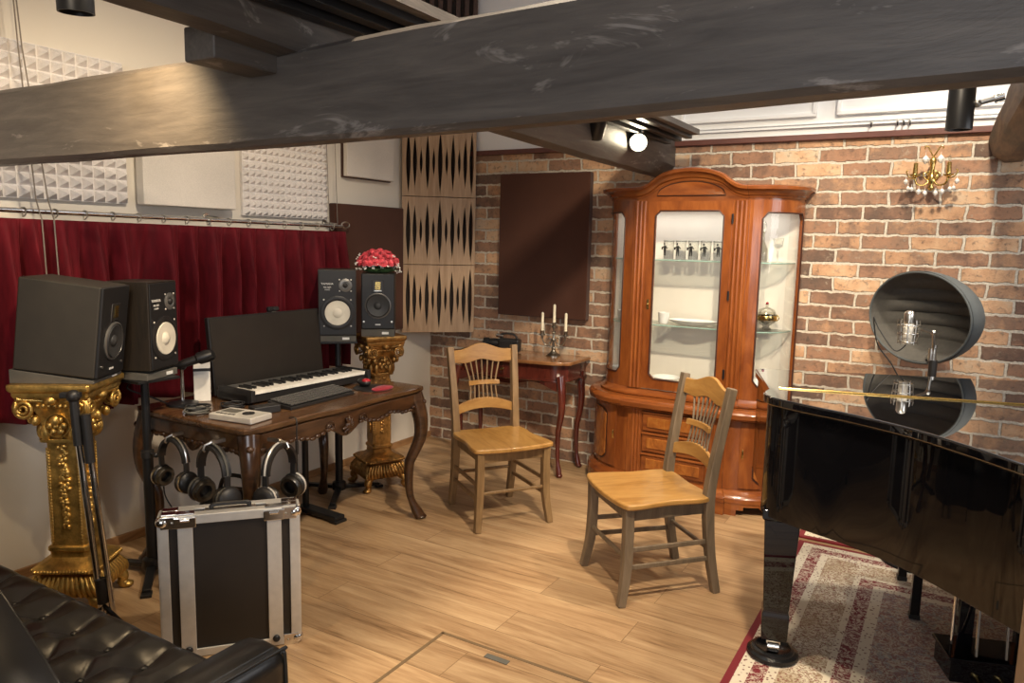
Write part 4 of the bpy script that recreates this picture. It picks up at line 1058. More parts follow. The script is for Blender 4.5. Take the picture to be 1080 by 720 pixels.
# speaker over the large pedestal: faces +X-ish, tipped a little forward
rzL = radians(124); tip = radians(7)
foam_wedge('thick grey foam wedge under the largest loudspeaker on the gilded pedestal', (PL[0], PL[1], PHL), (0, 0, rzL), .24, .32, .012, .056)
R_ = (Matrix.Rotation(rzL, 3, 'Z') @ Matrix.Rotation(tip, 3, 'X')).to_euler()
speaker_ribbon('largest loudspeaker, tipped forward on the gilded pedestal before the curtain', (PL[0]+.01, PL[1], PHL+.038), R_, .23, .365, .31)
rzR = radians(38)
foam_wedge('thin grey pad under the loudspeaker that carries the flowers', (PR[0], PR[1], PHR), (0, 0, rzR), .20, .23, .044, .044)
speaker_ribbon('loudspeaker with the coral bouquet on top beside the wooden diffuser', (PR[0], PR[1], PHR+.046), (0, 0, rzR), .20, .335, .22)

def speaker_stand(label, x, y, rz, H, feet):
    t = thing('speaker_stand', label, 'speaker stand', (x, y, 0), rz)
    MB().box((0, 0, H-.006), (.22, .20, .012)).build('top_plate', M['steelblack'], t, bevel=.002)
    MB().cyl((0, 0, .05), (0, 0, H*.62), .023).cyl((0, 0, H*.62), (0, 0, H-.01), .0175).build('pole', M['steelblack'], t)
    MB().lathe([(.018, H*.62-.02), (.028, H*.62-.02), (.028, H*.62+.012), (.018, H*.62+.016)], 20).build('collar', M['plasticblack'], t)
    MB().cyl((.024, 0, H*.62), (.06, 0, H*.62), .006).ball((.062, 0, H*.62), .012).build('clamp_knob', M['plasticblack'], t)
    MB().lathe([(0, .03), (.04, .03), (.045, .04), (.04, .075), (.026, .085), (0, .085)], 20).build('hub', M['steelblack'], t)
    for an, L in feet:
        f_ = MB().bar((0, 0, .045), (L*cos(an), L*sin(an), .020), .040, .022, w2=.034, h2=.020).build('leg', M['steelblack'], t, bevel=.004)
        MB().box((L*cos(an), L*sin(an), .008), (.045, .045, .016), an).build('rubber_foot', M['plasticblack'], f_, bevel=.003)
    return t
SL = (.445, -2.705); SR = (.375, -1.415)
HL, HR = .922, .950
speaker_stand('black speaker stand between the large gilded pedestal and the desk', SL[0], SL[1], 0, HL, [(radians(a_), .235) for a_ in (-40, 50, 190)])
speaker_stand('black speaker stand behind the monitor screen', SR[0], SR[1], radians(45), HR, [(radians(a_), .26) for a_ in (-100, 20, 140)])
foam_wedge('grey wedge under the white-coned loudspeaker nearest the microphone', (SL[0], SL[1], HL), (0, 0, radians(108)), .20, .19, .03, .04)
speaker_two_way('white-coned loudspeaker close behind the largest loudspeaker, before the curtain', (SL[0], SL[1], HL+.042), radians(114), True)
foam_wedge('grey pad under the white-coned loudspeaker beside the flowers', (SR[0], SR[1], HR), (0, 0, radians(43)), .21, .19, .036, .036)
speaker_two_way('white-coned loudspeaker beside the speaker with the flowers', (SR[0], SR[1], HR+.037), radians(43), True)
# foot of a second low stand under the desk
t = thing('floor_stand', 'low black steel stand foot on the floor under the desk front', 'stand', (.50, -1.755, 0), radians(-3))
MB().bar((-.10, 0, .026), (.215, 0, .024), .075, .030).build('foot_bar', M['steelblack'], t, bevel=.008)
MB().box((.20, 0, .008), (.05, .082, .016)).build('rubber_foot', M['plasticblack'], t, bevel=.003)
MB().cyl((-.06, 0, .03), (-.06, 0, .55), .018).build('post', M['steelblack'], t)

# bouquet
bq = thing('bouquet', 'coral rose bouquet lying on a loudspeaker beside the diffuser', 'bouquet', (PR[0]+.005, PR[1]-.01, PHR+.383), radians(38))
rf = random.Random(5)
pos = []
tries = 0
while len(pos) < 46 and tries < 4000:
    tries += 1
    th = rf.uniform(0, 2*pi); ph_ = rf.uniform(.0, 1.25)
    p = Vector((.125*sin(ph_)*cos(th)*1.0, .095*sin(ph_)*sin(th), .022+.115*cos(ph_)))
    if all((p-q).length > .029 for q in pos): pos.append(p)
def rose(c, r):
    m = MB(); nrm = Vector((c.x, c.y, c.z*.9+.02)).normalized(); Q = Vector((0, 0, 1)).rotation_difference(nrm).to_matrix()
    for ring, (k, rr, zz, tilt) in enumerate(((5, .95, -.30, .25), (5, .68, -.05, .55), (4, .42, .18, .9), (3, .2, .36, 1.2))):
        for i in range(k):
            an = 2*pi*i/k+ring*.6; ctr = Vector((cos(an)*rr*r, sin(an)*rr*r, zz*r))
            tg = Vector((-sin(an), cos(an), 0)); up = Vector((cos(an)*cos(tilt), sin(an)*cos(tilt), sin(tilt)))
            w_ = .62*r*(1.2-.2*ring); vs = []
            for a2, b2, off in ((-1, -.7, .1), (0, -1, 0), (1, -.7, .1), (1.05, .5, .2), (.5, 1, .1), (-.5, 1, .1), (-1.05, .5, .2)):
                q = ctr+tg*a2*w_+up*b2*w_*.7-Vector((cos(an), sin(an), 0))*off*w_; vs.append(c+Q @ q)
            m.add([tuple(v) for v in vs], [tuple(range(7))])
    m.ball(c, r*.55, 8, 5)
    return m
for p in pos: rose(p, rf.uniform(.019, .024)).build('rose', M['rose'], bq, smooth=0)
m = MB()
for k in range(40):
    th = rf.uniform(0, 2*pi); q = Vector((.135*cos(th)*rf.uniform(.75, 1.05), .095*sin(th)*rf.uniform(.75, 1.05), rf.uniform(.0, .055)+(.05 if k % 4 == 0 else 0)))
    for j in range(3): m.ball(q+Vector((rf.uniform(-.01, .01), rf.uniform(-.01, .01), rf.uniform(-.004, .012))), .005, 6, 4)
m.build('filler_flowers', M['babybreath'], bq)
m = MB()
for k in range(26):
    th = rf.uniform(0, 2*pi); R0 = .10; a_ = Vector((R0*cos(th), .08*sin(th), .010)); b_ = a_*1.28+Vector((0, 0, -.008+rf.uniform(0, .03))); s_ = Vector((-sin(th), cos(th), 0))*.013
    m.add([a_-s_*.4, (a_+b_)/2-s_+Vector((0, 0, .008)), b_, (a_+b_)/2+s_+Vector((0, 0, .008)), a_+s_*.4], [(0, 1, 2, 3, 4)])
m.ball((0, 0, .018), (.10, .07, .022), 14, 6)
m.build('leaves', M['leaf'], bq, smooth=0)

# ================================================================== desk
DX0, DX1, DY0, DY1, DZ = .265, 1.055, -2.66, -1.435, .752
dk = thing('writing_desk', 'carved dark walnut desk with cabriole legs carrying the studio gear', 'desk', ((DX0+DX1)/2, (DY0+DY1)/2, 0))
hx, hy = (DX1-DX0)/2, (DY1-DY0)/2
def desk_out(o=0):
    P_ = []
    n = 30
    for i in range(n+1):
        u = -1+2*i/n; P_.append((hx+o+.012*cos(u*pi*2)*(1-abs(u))-.012, u*(hy-.03)))
    P_ += [(hx-.025+o, hy-.004+o), (hx-.06, hy+o), (-hx+.06, hy+o), (-hx-o, hy-.03)]
    P_ += [(-hx-o, -hy+.03), (-hx+.06, -hy-o), (hx-.06, -hy-o), (hx-.025+o, -hy+.004-o)]
    return P_
MB().loft([[(a_, b_, z) for a_, b_ in desk_out(o)] for z, o in ((DZ-.040, -.030), (DZ-.032, -.012), (DZ-.026, -.004), (DZ-.020, 0), (DZ-.006, 0), (DZ-.001, -.004), (DZ, -.010))]).build('desktop', M['walnuttop'], dk)
def apron(L, flip, along_y, at):
    """scalloped board; profile along u in (-1,1)"""
    pr = []
    for i in range(61):
        u = -1+2*i/60; a_ = abs(u)
        dz = .080+.030*math.exp(-(u/.16)**2)+.012*cos(u*pi*5)*(a_ < .8)+.045*max(0, (a_-.80)/.20)**1.3
        pr.append((u*L, DZ-.03-dz))
    poly = [(-L, DZ-.036)]+pr+[(L, DZ-.036)]
    return MB().prism(poly, at-.012, at+.012, 'x' if along_y else 'y')
for sx in (-1, 1):
    o = apron(hy-.05, 1, True, sx*(hx-.035)).build('apron', M['walnut'], dk, bevel=.004)
    X_ = sx*(hx-.018)
    for s in (-1, 1):
        cr = MB()
        for k in range(15):
            y = s*(.10+k*.032); zz = DZ-.108-.010*cos(y/(hy-.05)*pi*5)+.003*(k % 2)
            cr.ball((X_, y, zz), (.008, .019, .009), 8, 5)
        cr.build('carved_edge', M['walnut'], o, smooth=60)
        MB().tube([(X_, s*(.11+.028*(1-k/26)*cos(k*.5)), DZ-.085+.022*(1-k/26)*sin(k*.5)) for k in range(24)], .0055, 6).build('carved_scroll', M['walnut'], o, smooth=60)
    c_ = MB()
    for k in range(9):
        an = radians(-160+k*40*.85); c_.tube([(X_, 0, DZ-.098), (X_+sx*.010, .020*cos(an), DZ-.098+.022*sin(an)), (X_+sx*.004, .040*cos(an), DZ-.098+.040*sin(an))], [.006, .010, .006], 7)
    c_.ball((X_+sx*.004, 0, DZ-.10), (.016, .020, .024)); c_.build('shell_carving', M['mahogtop'] if False else M['walnut'], o, smooth=60)
for sy in (-1, 1):
    o = apron(hx-.05, 1, False, sy*(hy-.035)).build('apron', M['walnut'], dk, bevel=.004)
    cr = MB()
    for k in range(19): cr.ball((-.306+k*.034, sy*(hy-.018), DZ-.108+.004*(k % 2)), (.020, .008, .010), 8, 5)
    cr.build('carved_edge', M['walnut'], o, smooth=60)
for sx in (-1, 1):
    for sy in (-1, 1):
        lg = cabriole(MB(), sx*(hx-.055), sy*(hy-.055), DZ-.04, sx*.8, sy*.55, .050, .019, .048, .042, 22).build('leg', M['walnut'], dk, smooth=60)
        kn = MB()
        for k in range(6): kn.ball((sx*(hx-.012-.004*k), sy*(hy-.022-.004*k), DZ-.085-.022*k), (.019-.002*k, .019-.002*k, .017), 8, 5)
        kn.build('carved_knee', M['walnut'], lg, smooth=60)

# ---- on the desk
mo = thing('computer_monitor', 'wide dark computer monitor standing at the back of the desk', 'monitor', (.385, -1.93, DZ), radians(90))
tl = radians(-6)
def mt(p): return Matrix.Rotation(tl, 3, 'X') @ Vector(p)
b = MB(Matrix.Translation((0, 0, .004)) @ Matrix.Rotation(tl, 4, 'X'))
b.box((0, 0, .196), (.745, .028, .39)).build('screen_body', M['plasticblack'], mo, bevel=.004)
MB(Matrix.Translation((0, 0, .004)) @ Matrix.Rotation(tl, 4, 'X')).box((0, -.0145, .199), (.728, .002, .366)).build('screen', M['screen'], mo)
MB().box((0, .05, .006), (.24, .16, .012)).build('stand_base', M['plasticblack'], mo, bevel=.003)
MB().box((0, .055, .12), (.06, .025, .24)).build('stand_neck', M['plasticblack'], mo, bevel=.003)
MB().box((-.01, -.016, .012), (.014, .004, .005)).build('badge', M['white_ink'], mo)
wc = thing('webcam', 'small black webcam clipped on top of the computer monitor', 'webcam', (.345, -1.88, DZ+.396), radians(90))
MB().box((0, 0, .014), (.075, .024, .026)).build('body', M['plasticblack'], wc, bevel=.008)
MB().cyl((0, -.012, .016), (0, -.017, .016), .009).build('lens', M['conedark'], wc)
MB().box((0, .008, -.004), (.03, .04, .010)).build('clip', M['plasticgrey'], wc)
mk = thing('music_keyboard', 'long white-keyed music keyboard in front of the monitor', 'keyboard', (.60, -1.935, DZ), radians(87.5))
KL = .80
MB().box((0, .02, .030), (KL, .24, .045)).build('case', M['plasticblack'], mk, bevel=.006)
MB().box((0, .105, .056), (KL-.02, .07, .010)).build('control_panel', M['ringgrey'], mk, bevel=.003)
nw = 29
for k in range(nw):
    kx = -KL/2+.03+(k+.5)*(KL-.06)/nw
    MB().box((kx, -.035, .058), ((KL-.06)/nw-.0016, .145, .016)).build('white_key', M['ivory'], mk)
for k in range(nw-1):
    if k % 7 in (0, 1, 3, 4, 5):
        kx = -KL/2+.03+(k+1)*(KL-.06)/nw
        MB().box((kx, -.008, .071), (.0125, .09, .014)).build('black_key', M['ebony'], mk, bevel=.002)
for s in (-1, 1): MB().box((s*(KL/2-.012), 0, .045), (.024, .25, .055)).build('end_cheek', M['plasticblack'], mk, bevel=.004)
pk = thing('computer_keyboard', 'black computer keyboard at the front edge of the desk', 'keyboard', (.83, -2.07, DZ), radians(93))
MB().prism([(-.075, 0), (.075, 0), (.075, .030), (-.075, .016)], -.225, .225, 'x').build('body', M['plasticblack'], pk, bevel=.003)
for row in range(5):
    m = MB()
    for k in range(20):
        if row == 0 and 4 < k < 10: continue
        m.box((-.208+k*.0219, -.058+row*.028, .0215+row*.0027+.004), (.0185, .022, .008))
    if row == 0: m.box((-.208+7*.0219, -.058, .0255), (.105, .022, .008))
    m.build('key_row', M['keycap'], pk, bevel=.002)
ms = thing('mouse', 'dark mouse with red buttons beside the computer keyboard', 'mouse', (.80, -1.665, DZ+.0145), radians(70))
MB().ball((0, 0, .014), (.032, .055, .022), 16, 8).build('shell', M['plasticblack'], ms, smooth=80)
MB().ball((0, -.026, .024), (.024, .024, .013), 14, 8).build('buttons', M['redgloss'], ms, smooth=80)
pd = thing('mouse_pad', 'red mouse pad with raised wrist rest at the desk corner', 'mouse pad', (.86, -1.665, DZ), radians(85))
MB().prism([(.10*cos(k*pi/16), .10*sin(k*pi/16)) for k in range(32)], 0, .005).build('mat', M['plasticblack'], pd, bevel=.001)
MB().ball((0, -.075, .010), (.075, .036, .014), 18, 8).build('wrist_rest', M['redpad'], pd, smooth=80)
rec = thing('audio_recorder', 'flat silver audio recorder with a round dial at the desk corner', 'recorder', (.865, -2.535, DZ), radians(8))
MB().box((0, 0, .016), (.235, .135, .028)).build('body', M['silver'], rec, bevel=.006, seg=3)
MB().box((-.055, .012, .0305), (.085, .055, .003)).build('display', M['plasticgrey'], rec)
MB().lathe([(0, .030), (.026, .030), (.026, .034), (.010, .034), (.009, .032), (0, .032)], 24, (.045, .0, 0)).build('dial', M['plasticblack'], rec)
for k in range(5): MB().box((-.085+k*.022, -.045, .031), (.014, .010, .004)).build('button', M['plasticgrey'], rec)
bx = thing('power_adapter', 'flat black adapter block lying beside the computer keyboard', 'adapter', (.85, -2.388, DZ), radians(75))
MB().box((0, 0, .018), (.13, .065, .036)).build('body', M['plasticblack'], bx, bevel=.006)
MB().tube([(-.065, 0, .014), (-.10, .01, .006), (-.13, .06, .004), (-.10, .10, .004)], .003, 6).build('cable', M['blackcable'], bx)
wb_ = thing('paper_box', 'upright white box with a dark band standing behind the desk microphone', 'box', (.40, -2.375, DZ), radians(52))
MB().box((0, 0, .095), (.075, .075, .19)).build('carton', M['paper'], wb_, bevel=.003)
MB().box((0, 0, .155), (.077, .077, .014)).build('dark_band', M['plasticblack'], wb_)
mi = thing('desk_microphone', 'black handheld microphone clipped to a short desk stand by the white box', 'microphone', (.42, -2.50, DZ))
mi.scale = (1.3, 1.3, 1.15)
A_, B_ = Vector((-.06, -.07, .135)), Vector((.10, .06, .215))
MB().lathe([(0, 0), (.055, 0), (.055, .010), (.012, .022), (0, .022)], 24).build('stand_base', M['steelblack'], mi)
MB().cyl((0, 0, .02), (0, 0, .15), .006).build('stand_tube', M['chrome'], mi)
MB().ball((.005, .0, .162), .016).build('clip', M['plasticblack'], mi)
ax_ = (B_-A_)
MB().lathe([(0, 0), (.009, 0), (.013, .02), (.017, .13), (.018, .16), (0, .16)], 20, A_, ax_).build('handle', M['plasticblack'], mi)
MB().lathe([(.018, .16), (.025, .168), (.026, .20), (.020, .22), (0, .225)], 20, A_, ax_).build('grille', M['steelblack'], mi)
MB().lathe([(0, -.055), (.008, -.055), (.0095, -.01), (.0095, .004), (0, .004)], 16, A_, ax_).build('plug', M['nickel'], mi)
e_ = A_-ax_.normalized()*.055
MB().tube(smooth_pts([e_, e_+Vector((-.03, -.025, -.04)), (-.085, -.06, .03), (-.04, -.03, .004), (.05, -.04, .004), (.10, 0, .004)], 6), .0035, 7).build('cable', M['blackcable'], mi)
for k, (x_, y_, r_, lab) in enumerate(((.568, -2.53, .052, 'loose coil of black cable beside the white box'), (.645, -2.40, .05, 'flat coil of black cable at the keyboard end'), (.62, -2.575, .05, 'small coil of grey cable behind the silver recorder'))):
    m = MB(); rr_ = random.Random(k)
    m.tube([(r_*(1+.2*sin(q*.7))*cos(q*.42), r_*(1+.2*cos(q*.9))*sin(q*.42), .005+.0035*(q/12)+.002*sin(q)) for q in range(52)], .0036, 6)
    o = m.build('cable_coil', M['blackcable'] if k < 2 else M['plasticgrey'], smooth=60); o.location = (x_, y_, DZ); tag(o, lab, 'cable')

# ---- headphones hanging under the desk edge
def headphones(label, loc, rz, cup_m, trim_m, sc=1.0):
    t = thing('headphones', label, 'headphones', loc, rz, 'headphones hanging from the desk edge')
    t.scale = (sc,)*3
    n = 16; R0 = .085
    band = []
    for k in range(n+1):
        a_ = pi*k/n; x_, z_ = R0*cos(a_), R0*sin(a_)*1.05-.095
        band.append([(x_*1.04, -.016, z_*1.0+.003*sin(a_)), (x_*1.04, .016, z_+.003*sin(a_)), (x_*.93, .016, z_-.010*sin(a_)), (x_*.93, -.016, z_-.010*sin(a_))])
    MB().loft(band).build('headband', cup_m, t, smooth=60)
    MB().tube([(R0*1.06*cos(pi*k/n), 0, R0*1.12*sin(pi*k/n)-.093) for k in range(n+1)], .004, 6).build('band_wire', trim_m, t)
    for s in (-1, 1):
        y_ = s*R0
        ar = MB().bar((y_, 0, -.092), (y_*1.0, 0, -.145), .012, .022).build('arm', M['plasticblack'], t, bevel=.003)
        c_ = MB().lathe([(0, -.006), (.036, -.004), (.044, .006), (.045, .020), (.040, .028), (.020, .034), (0, .034)], 26, (y_*.93, 0, -.178), (s, 0, .12)).build('ear_cup', cup_m, t, smooth=50)
        MB().lathe([(.030, .0), (.040, -.004), (.043, -.016), (.036, -.026), (.024, -.024), (.022, -.006)], 24, (y_*.93, 0, -.178), (s, 0, .12), cap=False).build('ear_cushion', M['leather'], c_, smooth=60)
        MB().lathe([(.0455, .008), (.047, .012), (.0455, .018)], 26, (y_*.93, 0, -.178), (s, 0, .12), cap=False).build('cup_ring', trim_m, c_)
    MB().tube(smooth_pts([(-R0*.93, 0, -.222), (-.08, .01, -.28), (-.02, .02, -.34), (.03, .01, -.30)], 6), .003, 6).build('cord', M['blackcable'], t)
    MB().box((0, .02, .010), (.014, .05, .012)).tube([(0, .0, .012), (0, -.03, .004), (0, -.036, -.012), (0, -.03, -.018)], .004, 6).build('hook', M['nickel'], t)
    return t
headphones('black headphones with thin cord hanging by the desk back, nearest the curtain', (.645, -2.715, DZ-.075), radians(-2), M['steelblack'], M['nickel'], 1.05)
headphones('black headphones hanging under the short side of the desk below the recorder', (.915, -2.72, DZ-.065), radians(-8), M['plasticblack'], M['plasticgrey'], 1.2)
headphones('black and silver headphones hanging at the front corner of the desk', (1.115, -2.545, DZ-.065), radians(104), M['plasticblack'], M['silver'], 1.2)
t = tag(MB().tube(smooth_pts([(1.02, -2.40, DZ+.004), (1.062, -2.40, DZ+.002), (1.070, -2.405, DZ-.08), (1.075, -2.41, .45), (1.07, -2.41, .012)], 6), .003, 6).build('hanging_cable', M['blackcable'], smooth=60), 'thin black cable hanging down from the desk front edge', 'cable')
MB().cyl((1.073, -2.408, .60), (1.073, -2.408, .66), .007).build('inline_plug', M['plasticblack'], t)
t = thing('equipment_bag', 'dark slumped equipment bag on the floor under the desk', 'bag', (.62, -2.37, 0), radians(12))
MB().loft([[(x_*w_, y_*d_, z_) for x_, y_ in [(cos(q*pi/8)*(abs(cos(q*pi/8))**-.35 if abs(cos(q*pi/8)) > .05 else 1), sin(q*pi/8)*(abs(sin(q*pi/8))**-.35 if abs(sin(q*pi/8)) > .05 else 1)) for q in range(16)]] for w_, d_, z_ in ((.17, .10, 0), (.19, .12, .05), (.19, .12, .22), (.17, .10, .30), (.10, .05, .335))]).build('body', M['steelblack'], t, smooth=60)
MB().tube(smooth_pts([(-.10, 0, .32), (-.06, 0, .40), (.06, 0, .40), (.10, 0, .32)], 6), .010, 8).build('carry_handle', M['leather'], t)

# ================================================================== microphone stand with chrome tubes
ms = thing('microphone_stand', 'folded chrome microphone stand before the large gilded pedestal', 'microphone stand', (.72, -3.10, 0))
MB().cyl((0, 0, .0), (-.055, -.035, .80), .0125).build('tube', M['chrome'], ms)
MB().cyl((.026, .026, .03), (-.030, -.010, .78), .0115).build('boom_tube', M['chrome'], ms)
MB().cyl((-.050, -.034, .74), (-.060, -.038, .93), .017).build('clutch', M['plasticblack'], ms)
MB().cyl((-.022, -.008, .67), (-.032, -.012, .86), .018).build('clutch', M['plasticblack'], ms)
MB().bar((-.10, -.065, .935), (-.04, -.020, .935), .026, .022).ball((-.060, -.038, .93), .026).build('swivel_head', M['plasticblack'], ms, bevel=.004)
MB().cyl((.0, .0, .10), (-.006, -.004, .20), .020).build('leg_collar', M['plasticblack'], ms)
for an in (20, 140, 260): MB().bar((0, 0, .09), (.10*cos(radians(an)), .10*sin(radians(an)), .010), .014, .010).build('leg', M['steelblack'], ms)
# ================================================================== flight case
fa, fb = Vector((1.140, -3.130)), Vector((1.455, -2.765))     # front lower edge in plan
fd = (fb-fa); FW = fd.length; fz = math.atan2(fd.y, fd.x)
FHt, FD = .545, .10
fc = thing('flight_case', 'black flight case with aluminium edges standing on the floor by the sofa', 'flight case', ((fa.x+fb.x)/2, (fa.y+fb.y)/2, 0), fz)
w2 = FW/2
MB().box((0, FD/2, FHt/2+.004), (FW-.012, FD-.012, FHt-.012)).build('body_panel', M['caseblack'], fc)
def ext(name, bars, m, bev=.0025):
    k = MB()
    for c, s in bars: k.box(c, s)
    return k.build(name, m, fc, bevel=bev)
E_ = .034
for s in (-1, 1):
    ext('corner_extrusion', [((s*(w2-E_*.5+.001), -.000, FHt/2), (E_, .008, FHt-.03)), ((s*(w2+.001), E_*.5-.003, FHt/2), (.008, E_, FHt-.03)), ((s*(w2-E_*.5+.001), FD, FHt/2), (E_, .008, FHt-.03)), ((s*(w2+.001), FD-E_*.5+.003, FHt/2), (.008, E_, FHt-.03))], M['alu'])
    ext('lid_seam_profile', [((s*(w2-.088), -.001, FHt/2), (.052, .010, FHt-.01)), ((s*(w2-.088), FD/2, FHt), (.052, FD, .010)), ((s*(w2-.088), FD+.001, FHt/2), (.052, .010, FHt-.01))], M['alu'])
ext('top_extrusion', [((0, .0, FHt-.014), (FW-.02, .009, .034)), ((0, .016, FHt), (FW-.02, .036, .008)), ((0, FD, FHt-.014), (FW-.02, .009, .034)), ((0, FD-.016, FHt), (FW-.02, .036, .008))], M['alu'])
ext('bottom_extrusion', [((0, .0, .018), (FW-.02, .009, .030)), ((0, FD, .018), (FW-.02, .009, .030))], M['alu'])
ext('side_extrusion', [((s*w2, FD/2, z), (.009, FD-.03, .030)) for s in (-1, 1) for z in (.018, FHt-.014)], M['alu'])
for s in (-1, 1):
    for y in (0, FD):
        for z in (.022, FHt-.020):
            k = MB().ball((s*(w2-.012), y+(.012 if y == 0 else -.012), z), (.024, .024, .024), 14, 8)
            k.box((s*(w2-.034), y, z), (.055, .012, .046)).box((s*(w2-.034), y+(.03 if y == 0 else -.03), z+(.022 if z > .2 else -.020)), (.055, .040, .010))
            o = k.build('ball_corner', M['chrome'], fc, bevel=.003)
            for q in (-.012, .012): MB().ball((s*(w2-.034)+q, y+(-.007 if y == 0 else .007), z), (.0045, .003, .0045), 8, 4).build('rivet', M['nickel'], o)
    # butterfly latch over the seam on the top front edge
    k = MB().box((s*(w2-.088), -.006, FHt-.022), (.075, .010, .040)).box((s*(w2-.088), .018, FHt+.005), (.065, .036, .008)).cyl((s*(w2-.105), -.010, FHt-.012), (s*(w2-.071), -.010, FHt-.012), .007)
    k.build('latch', M['chrome'], fc, bevel=.003)
    MB().ball((s*(w2-.088), -.010, .035), (.014, .010, .014)).build('lower_latch', M['steelblack'], fc)
hb = MB().box((0, FD/2, FHt), (.18, .036, .006)).build('handle_plate', M['nickel'], fc, bevel=.002)
MB().tube(smooth_pts([(-.065, FD/2, FHt+.004), (-.055, FD/2, FHt+.018), (.055, FD/2, FHt+.018), (.065, FD/2, FHt+.004)], 5), .008, 8).build('spring_handle', M['plasticblack'], hb)

# ================================================================== sofa
SX0, SX1, SYF, SYB, SZT = .30, 1.945, -3.475, -4.12, .435
sf = thing('sofa', 'black leather tufted sofa in the corner by the flight case', 'sofa', (0, 0, 0))
px_, py_ = .162, .122
def tuft(X, Y):
    d_ = SYF-Y; h_ = 0
    r1 = .125
    # distance to the button lattice (rows at r1 + k*py, staggered)
    best = 9
    for k in range(-1, 6):
        yy = r1+k*py_; off = (px_/2 if k % 2 else 0)
        j = round((X-1.60-off)/px_); xx = 1.60+off+j*px_
        if k >= 0: best = min(best, (X-xx)**2/(.055**2)+(d_-yy)**2/(.048**2))
    pull = .026*math.exp(-best*.8)
    # folds: straight from the first row of buttons to the edge, diagonal between rows
    fold = 0
    if d_ < r1:
        j = round((X-1.60)/px_); fold = .009*math.exp(-abs((X-(1.60+j*px_))/.011))
    else:
        q = (d_-r1)/py_; u = (X-1.60)/px_
        for sgn in (-1, 1):
            w_ = u+sgn*q*.5; dd = abs(w_-round(w_)); fold = max(fold, .007*math.exp(-abs(dd*px_/.011)))
    edge = .035*(1-min(1, d_/.05))**2
    return SZT+.012*sin(min(1, d_/.06)*pi/2)-pull-fold-edge
rows = []
NXs, NYs = 300, 90
for k in range(NYs+1):
    Y = SYF-(SYF-SYB)*k/NYs
    rows.append([(lerp(SX0, SX1, i/NXs), Y, tuft(lerp(SX0, SX1, i/NXs), Y)) for i in range(NXs+1)])
m = MB().grid(rows)
# front skirt of the cushion
fr = []
for z_, y_ in ((.40, SYF), (.395, SYF+.006), (.36, SYF+.008), (.30, SYF+.004), (.27, SYF-.01)):
    fr.append([(lerp(SX0, SX1, i/NXs), y_, z_) for i in range(NXs+1)])
m.grid([rows[0]]+fr)
m.build('tufted_seat', M['leather'], sf, smooth=80)
bt = MB()
for k in range(0, 5):
    off = px_/2 if k % 2 else 0
    for j in range(-9, 3):
        X = 1.60+off+j*px_; Y = SYF-(.125+k*py_)
        if SX0+.03 < X < SX1-.02 and Y > -3.80: MB().ball((X, Y, tuft(X, Y)+.003), (.011, .011, .006), 10, 5).build('button', M['leather'], sf)
MB().box(((SX0+SX1)/2, (SYF+SYB)/2-.02, .19), (SX1-SX0, SYF-SYB-.02, .22)).build('base', M['leather'], sf, bevel=.012)
def arm(x0, x1):
    rr = []
    pr = [(x0, .09), (x0, .44), (x0+.004, .468), (x0+.022, .486), ((x0+x1)/2, .492), (x1-.024, .488), (x1-.004, .470), (x1, .445), (x1, .09)]
    ys_ = [SYF+.065, SYF+.062, SYF+.050, SYF+.02]+[lerp(SYF-.02, SYB-.1, k/6) for k in range(7)]
    for i, y in enumerate(ys_):
        sh = [.02, .010, .003, 0][i] if i < 4 else 0
        rr.append([(a_+(sh if a_ < (x0+x1)/2 else -sh), y, b_-(sh if b_ > .3 else 0)) for a_, b_ in pr])
    return MB().loft(rr)
a_ = arm(SX1-.005, 2.095).build('arm', M['leather'], sf, smooth=55)
MB().tube(smooth_pts([(2.093, SYF+.060, .10), (2.091, SYF+.058, .44), (2.083, SYF+.05, .474), (2.080, SYF+.0, .483), (2.080, SYB-.1, .483)], 6), .0048, 7).tube([(2.063, SYF+.04, .488), (2.063, SYB-.1, .490)], .0028, 6).build('piping', M['stitch'], a_, smooth=60)
# sloping scroll back on the near side
rr = []
for i in range(31):
    X = lerp(.32, 1.80, i/30)
    top = interp([(0, .95), (.9, .86), (1.2, .78), (1.40, .69), (1.50, .64), (1.62, .565), (1.74, .48), (1.80, .43)], X)
    rr.append([(X, -3.80, .36), (X, -3.80, top-.03), (X, -3.805, top-.008), (X, -3.83, top+.004), (X, -3.92, top+.006), (X, -3.97, top-.03), (X, -3.98, .36)])
bk = MB().loft(rr).build('sloped_back', M['leather'], sf, smooth=50)
MB().tube([(lerp(.32, 1.80, i/30), -3.802, interp([(0, .95), (.9, .86), (1.2, .78), (1.40, .69), (1.50, .64), (1.62, .565), (1.74, .48), (1.80, .43)], lerp(.32, 1.80, i/30))-.012) for i in range(31)], .005, 6).build('piping', M['stitch'], bk, smooth=60)
for X in (.18, 1.0, 1.97):
    for Y in (SYF-.05, SYB+.0): MB().lathe([(0, 0), (.020, 0), (.028, .09), (0, .09)], 16, (X, Y, 0)).build('leg', M['steelblack'], sf)

